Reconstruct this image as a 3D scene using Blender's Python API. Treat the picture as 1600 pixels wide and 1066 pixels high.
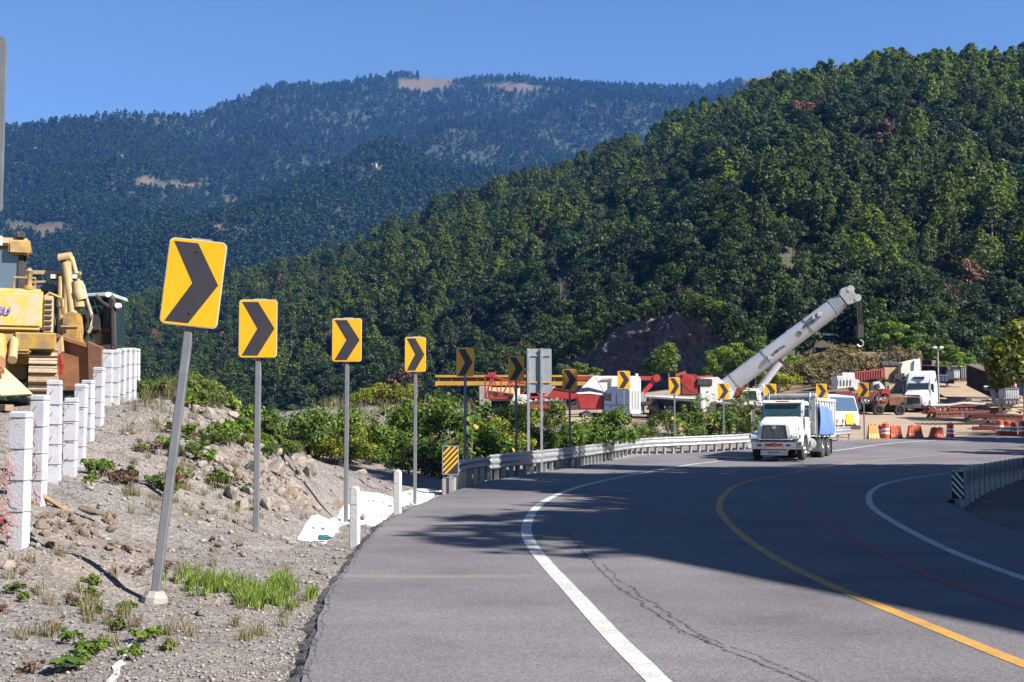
import bpy, bmesh, math, random
import numpy as np
from mathutils import Vector, Matrix, noise as mnoise

for o in list(bpy.data.objects): bpy.data.objects.remove(o)
SC = bpy.context.scene
COL = SC.collection
R = math.radians
rng = np.random.default_rng(7)
random.seed(7)

# ------------------------------------------------------------------ camera
FPX = 2000.0                      # focal length in photograph pixels (1600 wide)
PITCH = math.atan(135/2000)
CAMZ = 1.75
cam_d = bpy.data.cameras.new('camera'); cam = bpy.data.objects.new('camera', cam_d); COL.objects.link(cam)
cam_d.sensor_width = 36; cam_d.lens = FPX*36/1600; cam_d.clip_start = 0.1; cam_d.clip_end = 20000
cam.location = (0, 0, CAMZ); cam.rotation_euler = (math.pi/2+PITCH, 0, 0)
SC.camera = cam

# ------------------------------------------------------------------ light
SUN_EL = R(40); SUN_AZ = math.atan2(0.86, -0.51)     # azimuth from +Y towards +X
SUNV = Vector((math.sin(SUN_AZ)*math.cos(SUN_EL), math.cos(SUN_AZ)*math.cos(SUN_EL), math.sin(SUN_EL)))
W = bpy.data.worlds.new('World'); SC.world = W; W.use_nodes = True
nt = W.node_tree; nt.nodes.clear()
sky = nt.nodes.new('ShaderNodeTexSky'); sky.sky_type = 'NISHITA'; sky.sun_disc = False
sky.sun_elevation = SUN_EL; sky.sun_rotation = SUN_AZ; sky.altitude = 2200; sky.air_density = 1.0; sky.dust_density = 0.15; sky.ozone_density = 4.0
bg = nt.nodes.new('ShaderNodeBackground'); bg.inputs['Strength'].default_value = 0.05
wo = nt.nodes.new('ShaderNodeOutputWorld')
nt.links.new(sky.outputs[0], bg.inputs[0]); nt.links.new(bg.outputs[0], wo.inputs[0])
sun_d = bpy.data.lights.new('sun', 'SUN'); sun_d.energy = 5.0; sun_d.angle = R(0.5); sun_d.color = (1, 0.945, 0.87)
sun = bpy.data.objects.new('sun', sun_d); COL.objects.link(sun)
sun.rotation_euler = SUNV.to_track_quat('Z', 'Y').to_euler(); sun.location = (40, -30, 60)
SC.render.engine = 'CYCLES'
SC.view_settings.view_transform = 'Standard'; SC.view_settings.look = 'None'
SC.view_settings.exposure = 1.58; SC.view_settings.gamma = 1.0; SC.view_settings.use_curve_mapping = False
SC.cycles.volume_bounces = 0; SC.cycles.max_bounces = 6

# ------------------------------------------------------------------ measuring helpers
def ray(px, py):
    xc = (px-800)/FPX; yc = (533-py)/FPX
    return (xc, math.cos(PITCH)-yc*math.sin(PITCH), math.sin(PITCH)+yc*math.cos(PITCH))
def at(px, py, Y):
    d = ray(px, py); t = Y/d[1]
    return Vector((d[0]*t, Y, CAMZ+d[2]*t))

# ------------------------------------------------------------------ mesh builder
class MB:
    def __init__(s): s.v = []; s.f = []
    def add(s, vs, fs):
        n = len(s.v); s.v += [tuple(a) for a in vs]; s.f += [tuple(i+n for i in f) for f in fs]; return s
    def box(s, cx, cy, cz, sx, sy, sz, M=None):
        vs = [Vector((cx+a*sx/2, cy+b*sy/2, cz+c*sz/2)) for a in (-1, 1) for b in (-1, 1) for c in (-1, 1)]
        if M: vs = [M @ v for v in vs]
        return s.add(vs, [(0,1,3,2),(4,6,7,5),(0,4,5,1),(2,3,7,6),(0,2,6,4),(1,5,7,3)])
    def bb(s, x0, x1, y0, y1, z0, z1, M=None):
        return s.box((x0+x1)/2, (y0+y1)/2, (z0+z1)/2, x1-x0, y1-y0, z1-z0, M)
    def prism(s, poly, axis, t0, t1):
        def P(a, b, t): return {'x': (t, a, b), 'y': (a, t, b), 'z': (a, b, t)}[axis]
        n = len(poly); vs = [P(a, b, t0) for a, b in poly]+[P(a, b, t1) for a, b in poly]
        fs = [tuple(range(n)), tuple(range(2*n-1, n-1, -1))]+[(i, i+n, (i+1) % n+n, (i+1) % n) for i in range(n)]
        return s.add(vs, fs)
    def loft(s, secs, caps=True, closed=True):
        n = len(secs[0]); vs = [p for c in secs for p in c]; fs = []
        for k in range(len(secs)-1):
            for i in range(n if closed else n-1):
                j = (i+1) % n; fs.append((k*n+i, k*n+j, (k+1)*n+j, (k+1)*n+i))
        if caps: fs += [tuple(range(n-1, -1, -1)), tuple(range((len(secs)-1)*n, len(secs)*n))]
        return s.add(vs, fs)
    def tube(s, pts, r, seg=8, r1=None, caps=True):
        pts = [Vector(p) for p in pts]; secs = []; n = len(pts)
        for i, p in enumerate(pts):
            d = (pts[min(i+1, n-1)]-pts[max(i-1, 0)]).normalized()
            a = d.cross(Vector((0, 0, 1)))
            if a.length < 1e-3: a = Vector((1, 0, 0))
            a.normalize(); b = d.cross(a)
            rr = r if r1 is None else r+(r1-r)*i/max(n-1, 1)
            secs.append([p+(a*math.cos(t)+b*math.sin(t))*rr for t in [2*math.pi*k/seg+math.pi/seg for k in range(seg)]])
        return s.loft(secs, caps)
    def lathe(s, prof, c, axis='y', seg=20):
        # prof: (radius, offset along axis)
        secs = []
        for r, t in prof:
            ring = []
            for k in range(seg):
                a = 2*math.pi*k/seg; u, w = r*math.cos(a), r*math.sin(a)
                ring.append({'y': (c[0]+u, c[1]+t, c[2]+w), 'x': (c[0]+t, c[1]+u, c[2]+w), 'z': (c[0]+u, c[1]+w, c[2]+t)}[axis])
            secs.append(ring)
        return s.loft(secs)
    def beam(s, p0, p1, w, h=None):
        p0, p1 = Vector(p0), Vector(p1); d = p1-p0; h = h or w
        q = d.to_track_quat('X', 'Z'); M = Matrix.Translation((p0+p1)/2) @ q.to_matrix().to_4x4()
        return s.box(0, 0, 0, d.length, w, h, M)
    def xf(s, M): s.v = [tuple(M @ Vector(v)) for v in s.v]; return s
    def mesh(s, name, bevel=0, smooth=0):
        me = bpy.data.meshes.new(name); me.from_pydata(s.v, [], s.f)
        bm = bmesh.new(); bm.from_mesh(me)
        bmesh.ops.recalc_face_normals(bm, faces=bm.faces)
        if bevel:
            es = [e for e in bm.edges if len(e.link_faces) == 2 and e.calc_face_angle(0) > 0.5]
            bmesh.ops.bevel(bm, geom=es, offset=bevel, segments=2 if bevel > .03 else 1, affect='EDGES', clamp_overlap=True)
        bm.to_mesh(me); bm.free()
        if smooth:
            for p in me.polygons: p.use_smooth = True
            me.set_sharp_from_angle(angle=R(smooth))
        me.update(); return me
    def build(s, name, m, parent=None, bevel=0, smooth=0):
        return obj(name, s.mesh(name, bevel, smooth), m, parent)

def obj(name, me, m, parent=None, loc=None):
    o = bpy.data.objects.new(name, me); COL.objects.link(o)
    if m is not None and not me.materials: me.materials.append(m)
    if parent: o.parent = parent
    if loc is not None: o.location = loc
    return o
def tag(o, label=None, cat=None, group=None, kind=None):
    if label: o['label'] = label
    if cat: o['category'] = cat
    if group: o['group'] = group
    if kind: o['kind'] = kind
    return o
def thing(name, label, cat, loc=(0, 0, 0), rz=0, group=None):
    o = bpy.data.objects.new(name, None); COL.objects.link(o); o.empty_display_size = .3
    o.location = loc; o.rotation_euler = (0, 0, rz)
    return tag(o, label, cat, group)
def copy_tree(o, parent=None):
    c = o.copy(); COL.objects.link(c); c.parent = parent
    for ch in list(o.children): copy_tree(ch, c)
    return c
def raw_mesh(name, v, f, smooth=False):
    me = bpy.data.meshes.new(name)
    v = np.asarray(v, dtype=np.float32); f = np.asarray(f, dtype=np.int32)
    k = f.shape[1]
    me.vertices.add(len(v)); me.vertices.foreach_set('co', v.ravel())
    me.loops.add(f.size); me.loops.foreach_set('vertex_index', f.ravel())
    me.polygons.add(len(f)); me.polygons.foreach_set('loop_start', np.arange(0, f.size, k, dtype=np.int32))
    if smooth: me.polygons.foreach_set('use_smooth', np.ones(len(f), dtype=bool))
    me.update(calc_edges=True); return me

# ------------------------------------------------------------------ materials
MATS = {}
def nodes(name):
    m = bpy.data.materials.new(name); m.use_nodes = True; n = m.node_tree
    b = n.nodes['Principled BSDF']; return m, n, b
def N(n, t, **k):
    x = n.nodes.new(t)
    for a, v in k.items():
        if a in x.inputs: x.inputs[a].default_value = v
        else: setattr(x, a, v)
    return x
def ramp(n, src, stops):
    r = n.nodes.new('ShaderNodeValToRGB'); e = r.color_ramp.elements
    while len(e) < len(stops): e.new(.5)
    for x, (p, c) in zip(e, stops):
        x.position = p; x.color = (c[0], c[1], c[2], 1) if not isinstance(c, (int, float)) else (c, c, c, 1)
    n.links.new(src, r.inputs[0]); return r.outputs[0]
def mix(n, fac, a, b, mode='MIX'):
    x = n.nodes.new('ShaderNodeMix'); x.data_type = 'RGBA'; x.blend_type = mode
    for s, v in ((0, fac), (6, a), (7, b)):
        if hasattr(v, 'is_linked') or hasattr(v, 'node'): n.links.new(v, x.inputs[s])
        elif s == 0: x.inputs[0].default_value = v
        else: x.inputs[s].default_value = (v[0], v[1], v[2], 1)
    return x.outputs[2]
def mulc(c, k): return tuple(min(1, a*k) for a in c)
def mat(name, col, rough=.6, metal=0, var=.15, vs=3.0, col2=None, c2amt=(.5, .7), bump=0, bs=40, coat=0, island=0):
    if name in MATS: return MATS[name]
    m, n, b = nodes(name); L = n.links
    tc = N(n, 'ShaderNodeTexCoord'); nz = N(n, 'ShaderNodeTexNoise', Scale=vs, Detail=8.0, Roughness=.65)
    L.new(tc.outputs['Object'], nz.inputs['Vector'])
    c = ramp(n, nz.outputs[0], [(.3, mulc(col, 1-var)), (.7, mulc(col, 1+var))])
    if col2:
        nz2 = N(n, 'ShaderNodeTexNoise', Scale=vs*1.7, Detail=10.0, Roughness=.7)
        mp = N(n, 'ShaderNodeMapping'); mp.inputs['Location'].default_value = (7, 3, 1); L.new(tc.outputs['Object'], mp.inputs[0]); L.new(mp.outputs[0], nz2.inputs[0])
        f = ramp(n, nz2.outputs[0], [(c2amt[0], 0), (c2amt[1], 1)])
        c = mix(n, f, c, col2)
    if island:
        g = N(n, 'ShaderNodeNewGeometry'); r = ramp(n, g.outputs['Random Per Island'], [(0, 1-island), (1, 1+island)])
        c = mix(n, 1.0, c, r, 'MULTIPLY')
    L.new(c, b.inputs['Base Color'])
    rr = ramp(n, nz.outputs[0], [(.3, max(.02, rough-.08)), (.7, min(1, rough+.12))]); L.new(rr, b.inputs['Roughness'])
    b.inputs['Metallic'].default_value = metal; b.inputs['Coat Weight'].default_value = coat
    if bump:
        nb = N(n, 'ShaderNodeTexNoise', Scale=bs, Detail=6.0); L.new(tc.outputs['Object'], nb.inputs[0])
        bp = N(n, 'ShaderNodeBump', Strength=bump, Distance=.02); L.new(nb.outputs[0], bp.inputs['Height']); L.new(bp.outputs[0], b.inputs['Normal'])
    MATS[name] = m; return m
def leafmat(name, stops, trans=.35, rough=.6, objvar=.35):
    if name in MATS: return MATS[name]
    m, n, b = nodes(name); L = n.links
    g = N(n, 'ShaderNodeNewGeometry'); oi = N(n, 'ShaderNodeObjectInfo')
    c = ramp(n, g.outputs['Random Per Island'], stops)
    v = ramp(n, oi.outputs['Random'], [(0, (1-objvar, 1-objvar, 1-objvar*.6)), (.5, (1, 1, 1)), (1, (1+objvar, 1+objvar*.75, 1-objvar*.4))])
    c = mix(n, 1.0, c, v, 'MULTIPLY')
    L.new(c, b.inputs['Base Color']); b.inputs['Roughness'].default_value = rough; b.inputs['Specular IOR Level'].default_value = .25
    t = N(n, 'ShaderNodeBsdfTranslucent'); ct = mix(n, 1.0, c, (1.1, 1.25, .5), 'MULTIPLY'); L.new(ct, t.inputs[0])
    ms = N(n, 'ShaderNodeMixShader'); ms.inputs[0].default_value = trans
    L.new(b.outputs[0], ms.inputs[1]); L.new(t.outputs[0], ms.inputs[2])
    L.new(ms.outputs[0], n.nodes['Material Output'].inputs[0]); MATS[name] = m; return m
def glassmat(name, col=(.02, .03, .035), rough=.06):
    if name in MATS: return MATS[name]
    m, n, b = nodes(name); b.inputs['Base Color'].default_value = (*col, 1); b.inputs['Roughness'].default_value = rough
    b.inputs['Specular IOR Level'].default_value = .9; MATS[name] = m; return m

m_white = mat('white paint', (.50, .50, .49), .45, var=.10, col2=(.27, .235, .20), c2amt=(.50, .74), vs=1.5)
m_whitec = mat('clean white paint', (.58, .58, .575), .32, var=.04, vs=1.4, col2=(.33, .30, .26), c2amt=(.55, .82), coat=.3)
m_red = mat('red paint', (.27, .014, .012), .5, var=.2, col2=(.13, .05, .038), c2amt=(.48, .72), vs=1.6)
m_redfade = mat('faded red paint', (.27, .05, .045), .6, var=.2, col2=(.14, .065, .05), c2amt=(.5, .75), vs=1.5)
m_dred = mat('dark red steel', (.14, .018, .016), .6, var=.25, col2=(.1, .04, .03), vs=2)
m_yel = mat('machine yellow paint', (.36, .205, .035), .6, var=.15, col2=(.20, .145, .085), c2amt=(.43, .58), vs=2.5)
m_tanyel = mat('dusty yellow paint', (.36, .255, .12), .6, var=.12, col2=(.35, .27, .17), c2amt=(.5, .72), vs=2.5)
m_peel = mat('peeling yellow paint', (.42, .27, .05), .6, var=.1, col2=(.33, .27, .19), c2amt=(.49, .54), vs=3.2)
m_ybeam = mat('yellow girder paint', (.34, .195, .025), .55, var=.15, col2=(.25, .13, .05), c2amt=(.6, .75), vs=1.2)
m_black = mat('black rubber', (.022, .021, .021), .85, var=.3, col2=(.08, .07, .06), c2amt=(.6, .85), vs=5)
m_dark = mat('dark underbody', (.025, .023, .022), .75, var=.3, col2=(.07, .05, .04), vs=3)
m_grey = mat('grey paint', (.20, .21, .22), .5, var=.12, vs=2)
m_blue = mat('blue grey paint and shade', (.06, .085, .15), .4, var=.1, vs=2)
m_chrome = mat('chrome', (.75, .75, .76), .18, 1, var=.05)
m_alu = mat('galvanised steel', (.34, .35, .36), .45, .55, var=.18, vs=4, col2=(.30, .30, .31), c2amt=(.5, .75))
m_post = mat('grey painted post', (.145, .15, .165), .55, .25, var=.12, vs=5, col2=(.3, .29, .27), c2amt=(.62, .8))
m_rust = mat('rusty steel', (.13, .055, .03), .85, var=.35, vs=3, col2=(.22, .11, .06), bump=.3)
m_brownst = mat('weathered brown girder', (.105, .068, .045), .85, var=.3, vs=2, col2=(.18, .12, .08), bump=.3)
m_blade = mat('worn brown blade', (.26, .12, .055), .55, .2, var=.2, vs=2.5, col2=(.16, .075, .04), c2amt=(.45, .75))
m_conc = mat('concrete', (.24, .225, .21), .9, var=.18, vs=2, bump=.4, bs=25)
m_wconc = mat('whitewashed concrete', (.50, .49, .48), .85, var=.08, vs=4, col2=(.5, .46, .41), c2amt=(.6, .8), bump=.35, bs=30)
m_glass = glassmat('dark glass')
m_glassg = glassmat('greenish glass', (.02, .05, .055))
m_wood = mat('weathered timber', (.24, .16, .09), .9, var=.3, vs=6, bump=.4)
m_orange = mat('orange plastic', (.42, .07, .022), .5, var=.1, vs=4, col2=(.4, .1, .05), c2amt=(.6, .85))
m_lorange = mat('faded orange plastic', (.56, .25, .06), .55, var=.1, vs=4)
m_reflw = mat('white reflective band', (.8, .8, .8), .4, var=.05)
m_ink = mat('dark lettering', (.03, .03, .035), .6, var=.1)
m_lens = mat('lamp lens', (.75, .78, .8), .12, 0, var=.05, coat=.8)
m_amber = mat('amber lens', (.7, .22, .02), .2, var=.05)
m_rlens = mat('red lens', (.5, .02, .02), .25, var=.05)
m_tarp = mat('blue tarpaulin', (.10, .175, .48), .5, var=.12, vs=2, bump=.3, bs=8)
# ================================================================== TERRAIN AND ROAD
def zr(Y):
    t = (np.asarray(Y, dtype=float)-60)/6.0
    return 0.05*6.0*np.logaddexp(0, t)
EDGE = [(-1.2,-40),(-1.3,4),(-1.46,9),(-1.64,10.7),(-1.94,13.5),(-2.2,18.5),(-2.39,24),(-2.16,29),(-1.53,36),(-.83,41.7),(1.24,49.7),(4.47,59.8),(6.81,65.1),(9.98,67.6),(12.46,69.6),(19.37,77.7),(21.66,79.7),(24,81.6),(34,85),(60,92),(90,99)]
EX, EY = [e[0] for e in EDGE], [e[1] for e in EDGE]
def XL(Y): return np.interp(Y, EY, EX)
RE = [(6.4,-40),(6.6,5),(7.6,15),(8.8,24),(10.3,30.5),(12.5,35),(18,44.5),(26,53),(60,70),(90,80)]
def XR(Y): return np.interp(Y, [e[1] for e in RE], [e[0] for e in RE])
CP = []
for y in (-20,-10,0,9,13.5,18.5): CP.append((XL(y)-.4, y, -.06))
for y in (42,45,48,51,54,57,60,63,66,68,70,73,76): CP.append((XL(y)-.5, y, float(zr(y))-.10))
for y in (24,29,36): CP.append((XL(y)-.25, y, -.06))
CP += [(-3.67,13.1,0),(-3.96,19.8,.19),(-3.48,26.9,-.26),(-2.6,33.3,-.24),(-3.65,21.5,-.13),(-3.45,25,-.28),(-3.2,29,-.30),(-2.5,34,-.27),(-2.0,38,-.1),
 (-5.3,13.6,.56),(-6.05,16.4,.77),(-6.4,18,.97),(-6.9,20,1.0),(-7.3,21.7,1.18),(-7.6,23,1.5),(-7.9,24.5,1.72),(-8.4,27,2.0),(-8.8,29,2.1),
 (-3,8.5,.02),(-4.5,9,.08),(-6,10,.25),(-4.5,12,.15),(-7,13,.6),(-3,0,0),(-8,0,.2),(-20,-10,.6),
 (-9,20,1.5),(-10,25,2.1),(-11,30,2.3),(-14,30,2.3),(-20,30,2.3),(-11,36,2.3),(-20,45,2.2),(-15,20,1.9),(-12,14,1.4),(-20,10,1.5),(-40,20,2),(-60,0,2),(-60,40,1),
 (-7.15,27.5,2.75),(-6.3,28,2.55),(-5.6,28.3,1.9),(-5.2,28.6,1.4),(-4.64,29,1.0),(-4.2,30,.6),(-3.75,31,.3),(-6,24,1.37),(-4.8,24,.85),(-5,20,.53),(-7.3,25,2.0),(-4.4,16.5,.25),
 (-7,33,1.9),(-6,36,.9),(-5,40,.35),(-4,38,.1),(-3.5,45,.2),(-9,38,1.2),(-4,50,.9),(-5,58,2.9),(0,63,2.3),(-1.5,58,2.5),(-9,58,2.6),(-10,50,1.4),
 (-.2,48,.1),(2.5,58,.3),(3.5,66,1.2),(5.5,71,.9),(10,75,1.1),(8,78,1.6),(12,84,1.7),(16,84,1.6),(20,83,1.1),
 (0,100,2.3),(11,99,2.4),(20,90,1.3),(23,86,1.05),(30,100,2.0),(40,100,2.0),(0,120,2.9),(20,120,3),(40,120,3.05),(60,120,3.1),(30,150,4.6),(50,150,4.8),(80,150,5),(50,185,8),(90,185,10),(20,185,7),(40,85,1.3),(60,93,1.7),(90,100,2),
 (-10,70,2.0),(-12,90,0),(-15,110,-5),(-25,60,0),(-30,90,-11),(-45,50,-2),(-30,120,-20),(-10,130,-4),(2,145,1),(-70,100,-30),(-70,180,-60),(-30,180,-35),(0,180,0),
 (8.4,10,-.1),(9.6,22,-.1),(11.2,29,-.1),(12.6,30.5,-.22),(15,33,.15),(19,40,.3),(26,48,.3),(40,56,.6),(60,64,.8),(90,72,1),(30,20,0),(60,30,0),(60,0,0),(90,10,0),(25,-10,0),(95,50,1),(95,-35,0),(20,-38,0)]
CPA = np.array(CP, dtype=float)
_d = np.linalg.norm(CPA[:, None, :2]-CPA[None, :, :2], axis=2)
_A = np.block([[_d+np.eye(len(CPA))*-.05, np.ones((len(CPA), 1))], [np.ones((1, len(CPA))), np.zeros((1, 1))]])
_w = np.linalg.solve(_A, np.append(CPA[:, 2], 0))
TOE = [(9.2,-40),(9.4,5),(10.6,15),(13.6,25),(20.5,42),(30,58),(60,72),(90,82)]
HTOP = [(-40,17),(-.6,20),(3,22),(7.6,24.8),(10,25),(14,17),(24,10),(60,8),(80,8)]
GC = [(20.8,-3.75,-3.35),(21.6,-3.7,-3.05),(24,-3.7,-2.95),(27,-3.75,-2.75),(30,-3.7,-2.55),(33,-3.35,-2.25),(37,-2.75,-1.95),(38.5,-2.5,-1.8)]
def smooth01(t): t = np.clip(t, 0, 1); return t*t*(3-2*t)
def gz(X, Y, bumps=True):
    X = np.atleast_1d(np.asarray(X, float)); Y = np.atleast_1d(np.asarray(Y, float))
    z = np.empty(len(X))
    for i in range(0, len(X), 20000):
        q = np.stack([X[i:i+20000], Y[i:i+20000]], 1)
        d = np.linalg.norm(q[:, None]-CPA[None, :, :2], axis=2)
        z[i:i+20000] = d @ _w[:-1]+_w[-1]
    # hillside beyond the frame on the right, the one that shades the road
    dr = X-np.interp(Y, [t[1] for t in TOE], [t[0] for t in TOE])
    ht = np.interp(Y, [t[0] for t in HTOP], [t[1] for t in HTOP])
    z = z+np.where(dr > 0, ht*smooth01(dr/np.where(Y < 12, 17, 22)), 0)
    if bumps:
        amp = np.clip((XL(Y)-X-.2)/2, 0, 1)*np.clip((60-Y)/20, 0, 1)
        nz = np.array([mnoise.fractal((x*.9, y*.9, 0), 1, 2, 5)*.10+mnoise.fractal((x*.3, y*.3, 5), 1, 2, 3)*.10 if a > 0 else 0 for x, y, a in zip(X, Y, amp)])
        ga = np.interp(Y, [q[0] for q in GC], [q[1] for q in GC])-.25; gb = np.interp(Y, [q[0] for q in GC], [q[2] for q in GC])+.1
        ing = np.clip(np.minimum(np.minimum(X-ga, gb-X), np.minimum(Y-20.3, 38.8-Y))/.2, 0, 1)
        z = z+amp*nz*(1-ing)-.03*ing
    # keep below the asphalt
    inl = X-(XL(Y)-.30); inr = (XR(Y)+.30)-X
    k = smooth01(np.minimum(inl, inr)/.30)
    return z*(1-k)+(zr(Y)-.07)*k
def gz1(x, y): return float(gz([x], [y])[0])

def axis(*seg):
    out = []
    for a, b, s in seg: out += list(np.arange(a, b, s))
    return np.array(out)
gx = axis((-80,-14,2),(-14,14,.2),(14,40,.8),(40,101,3)); gy = axis((-40,6,1.5),(6,45,.22),(45,100,.6),(100,200,2.5))
GX, GY = np.meshgrid(gx, gy); GZ = gz(GX.ravel(), GY.ravel())
def gridfaces(nr, nc):
    i = np.arange(nr-1)[:, None]*nc+np.arange(nc-1)[None, :]; i = i.ravel()
    return np.stack([i, i+1, i+nc+1, i+nc], 1)
gme = raw_mesh('ground', np.stack([GX.ravel(), GY.ravel(), GZ], 1), gridfaces(len(gy), len(gx)), True)

def ground_material():
    m, n, b = nodes('gravel and dust'); L = n.links
    tc = N(n, 'ShaderNodeTexCoord'); P = tc.outputs['Object']
    def noise(s, d=6, r=.6):
        x = N(n, 'ShaderNodeTexNoise', Scale=s, Detail=float(d), Roughness=r); L.new(P, x.inputs[0]); return x.outputs[0]
    big = noise(.35, 5); mid = noise(2.2, 8, .7); fine = noise(28, 6, .7)
    vo = N(n, 'ShaderNodeTexVoronoi', Scale=22.0); L.new(P, vo.inputs[0])
    vs = N(n, 'ShaderNodeTexVoronoi', Scale=55.0); L.new(P, vs.inputs[0])
    base = ramp(n, big, [(.35, (.195, .168, .147)), (.5, (.186, .168, .156)), (.68, (.170, .160, .156))])
    dirt = ramp(n, mid, [(.3, (.62, .58, .54)), (.52, (1, 1, 1)), (.75, (1.18, 1.17, 1.15))])
    c = mix(n, 1.0, base, dirt, 'MULTIPLY')
    peb = ramp(n, vo.outputs['Color'], [(.1, (.62, .6, .6)), (.5, (1, 1, 1)), (.95, (1.45, 1.42, 1.4))])
    c = mix(n, .75, c, mix(n, 1.0, c, peb, 'MULTIPLY'))
    sp = ramp(n, vs.outputs['Color'], [(.1, (.7, .7, .7)), (.9, (1.3, 1.3, 1.3))])
    c = mix(n, .6, c, mix(n, 1.0, c, sp, 'MULTIPLY'))
    c = mix(n, ramp(n, fine, [(.35, .35), (.5, 0)]), c, (.13, .115, .10))
    # yard beyond is sandy, forest floor on far slopes: by position
    sx = N(n, 'ShaderNodeSeparateXYZ'); L.new(P, sx.inputs[0])
    far = N(n, 'ShaderNodeMapRange'); far.inputs[1].default_value = 70; far.inputs[2].default_value = 88; L.new(sx.outputs[1], far.inputs[0])
    sand = ramp(n, noise(.5, 8, .7), [(.3, (.24, .172, .115)), (.6, (.32, .245, .18)), (.8, (.23, .165, .115))])
    c = mix(n, far.outputs[0], c, sand)
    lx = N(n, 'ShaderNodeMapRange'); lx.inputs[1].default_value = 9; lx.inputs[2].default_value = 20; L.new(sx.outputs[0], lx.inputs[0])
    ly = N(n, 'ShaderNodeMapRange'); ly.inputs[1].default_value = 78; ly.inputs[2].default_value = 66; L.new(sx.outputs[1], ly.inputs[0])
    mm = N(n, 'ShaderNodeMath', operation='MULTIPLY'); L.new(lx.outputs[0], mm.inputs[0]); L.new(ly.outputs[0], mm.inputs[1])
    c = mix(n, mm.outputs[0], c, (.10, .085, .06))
    L.new(c, b.inputs['Base Color']); b.inputs['Roughness'].default_value = .95; b.inputs['Specular IOR Level'].default_value = .2
    h = N(n, 'ShaderNodeMath', operation='ADD'); L.new(vo.outputs['Distance'], h.inputs[0]); L.new(fine, h.inputs[1])
    bp = N(n, 'ShaderNodeBump', Strength=.8, Distance=.03); L.new(h.outputs[0], bp.inputs['Height']); L.new(bp.outputs[0], b.inputs['Normal'])
    return m
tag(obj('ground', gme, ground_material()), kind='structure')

# ---- asphalt
rows = axis((-40,6,1),(6,100,.4))
NC = 14; rv = []
for y in rows:
    a, b_ = float(XL(y)), float(XR(y))
    jit = .05*mnoise.noise((y*1.3, 0, 0))+.03*mnoise.noise((y*5, 3, 0)) if y < 75 else 0
    for k in range(NC):
        x = a+(b_-a)*k/(NC-1)+(jit if k == 0 else 0)
        rv.append((x, y, float(zr(y))))
def asphalt_material():
    m, n, b = nodes('worn asphalt'); L = n.links
    tc = N(n, 'ShaderNodeTexCoord'); P = tc.outputs['Object']
    v = N(n, 'ShaderNodeTexVoronoi', Scale=75.0); L.new(P, v.inputs[0])
    f = N(n, 'ShaderNodeTexNoise', Scale=.55, Detail=9.0, Roughness=.68); L.new(P, f.inputs[0])
    g = N(n, 'ShaderNodeTexNoise', Scale=45.0, Detail=5.0, Roughness=.75); L.new(P, g.inputs[0])
    base = ramp(n, f.outputs[0], [(.28, (.094, .088, .094)), (.45, (.120, .113, .120)), (.6, (.128, .121, .127)), (.75, (.146, .139, .143))])
    sp = ramp(n, v.outputs['Color'], [(.05, (.45, .45, .45)), (.5, (1, 1, 1)), (.95, (1.65, 1.65, 1.62))])
    c = mix(n, .8, base, mix(n, 1.0, base, sp, 'MULTIPLY'))
    c = mix(n, ramp(n, g.outputs[0], [(.33, .55), (.45, 0)]), c, (.05, .047, .05))
    # faint wheel and drag streaks along and across the lane
    mp = N(n, 'ShaderNodeMapping'); mp.inputs['Scale'].default_value = (.5, 1.3, 1); mp.inputs['Rotation'].default_value = (0, 0, .12); L.new(P, mp.inputs[0])
    s = N(n, 'ShaderNodeTexNoise', Scale=1.0, Detail=5.0); L.new(mp.outputs[0], s.inputs[0])
    c = mix(n, 1.0, c, ramp(n, s.outputs[0], [(.3, (.88, .88, .89)), (.5, (1, 1, 1)), (.7, (1.07, 1.065, 1.06))]), 'MULTIPLY')
    # oil spots, old patches and a dusty cross joint on the shoulder
    o1 = N(n, 'ShaderNodeTexNoise', Scale=.16, Detail=3.0, Roughness=.5); L.new(P, o1.inputs[0])
    c = mix(n, 1.0, c, ramp(n, o1.outputs[0], [(.36, (.80, .79, .80)), (.5, (1, 1, 1)), (.64, (1.10, 1.09, 1.07))]), 'MULTIPLY')
    o2 = N(n, 'ShaderNodeTexNoise', Scale=1.7, Detail=7.0, Roughness=.75); L.new(P, o2.inputs[0])
    c = mix(n, ramp(n, o2.outputs[0], [(.66, 0), (.74, .45)]), c, (.06, .056, .06))
    sx = N(n, 'ShaderNodeSeparateXYZ'); L.new(P, sx.inputs[0])
    yy_ = N(n, 'ShaderNodeMath', operation='MULTIPLY_ADD'); L.new(s.outputs[0], yy_.inputs[0]); yy_.inputs[1].default_value = -.5; L.new(sx.outputs[1], yy_.inputs[2])
    yb_ = N(n, 'ShaderNodeMapRange'); yb_.inputs[1].default_value = 14.5; yb_.inputs[2].default_value = 15.5; L.new(yy_.outputs[0], yb_.inputs[0])
    band = ramp(n, yb_.outputs[0], [(.25, 0), (.45, .4), (.55, .4), (.8, 0)])
    xm = N(n, 'ShaderNodeMapRange'); xm.inputs[1].default_value = .6; xm.inputs[2].default_value = -.3; L.new(sx.outputs[0], xm.inputs[0])
    fm = N(n, 'ShaderNodeMath', operation='MULTIPLY'); L.new(band, fm.inputs[0]); L.new(xm.outputs[0], fm.inputs[1])
    c = mix(n, fm.outputs[0], c, (.22, .205, .19))
    L.new(c, b.inputs['Base Color']); b.inputs['Roughness'].default_value = .85; b.inputs['Specular IOR Level'].default_value = .3
    bp = N(n, 'ShaderNodeBump', Strength=.55, Distance=.008); L.new(g.outputs[0], bp.inputs['Height']); L.new(bp.outputs[0], b.inputs['Normal'])
    return m
m_asph = asphalt_material()
road = tag(obj('road', raw_mesh('road', rv, gridfaces(len(rows), NC), True), m_asph), kind='structure')
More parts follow.
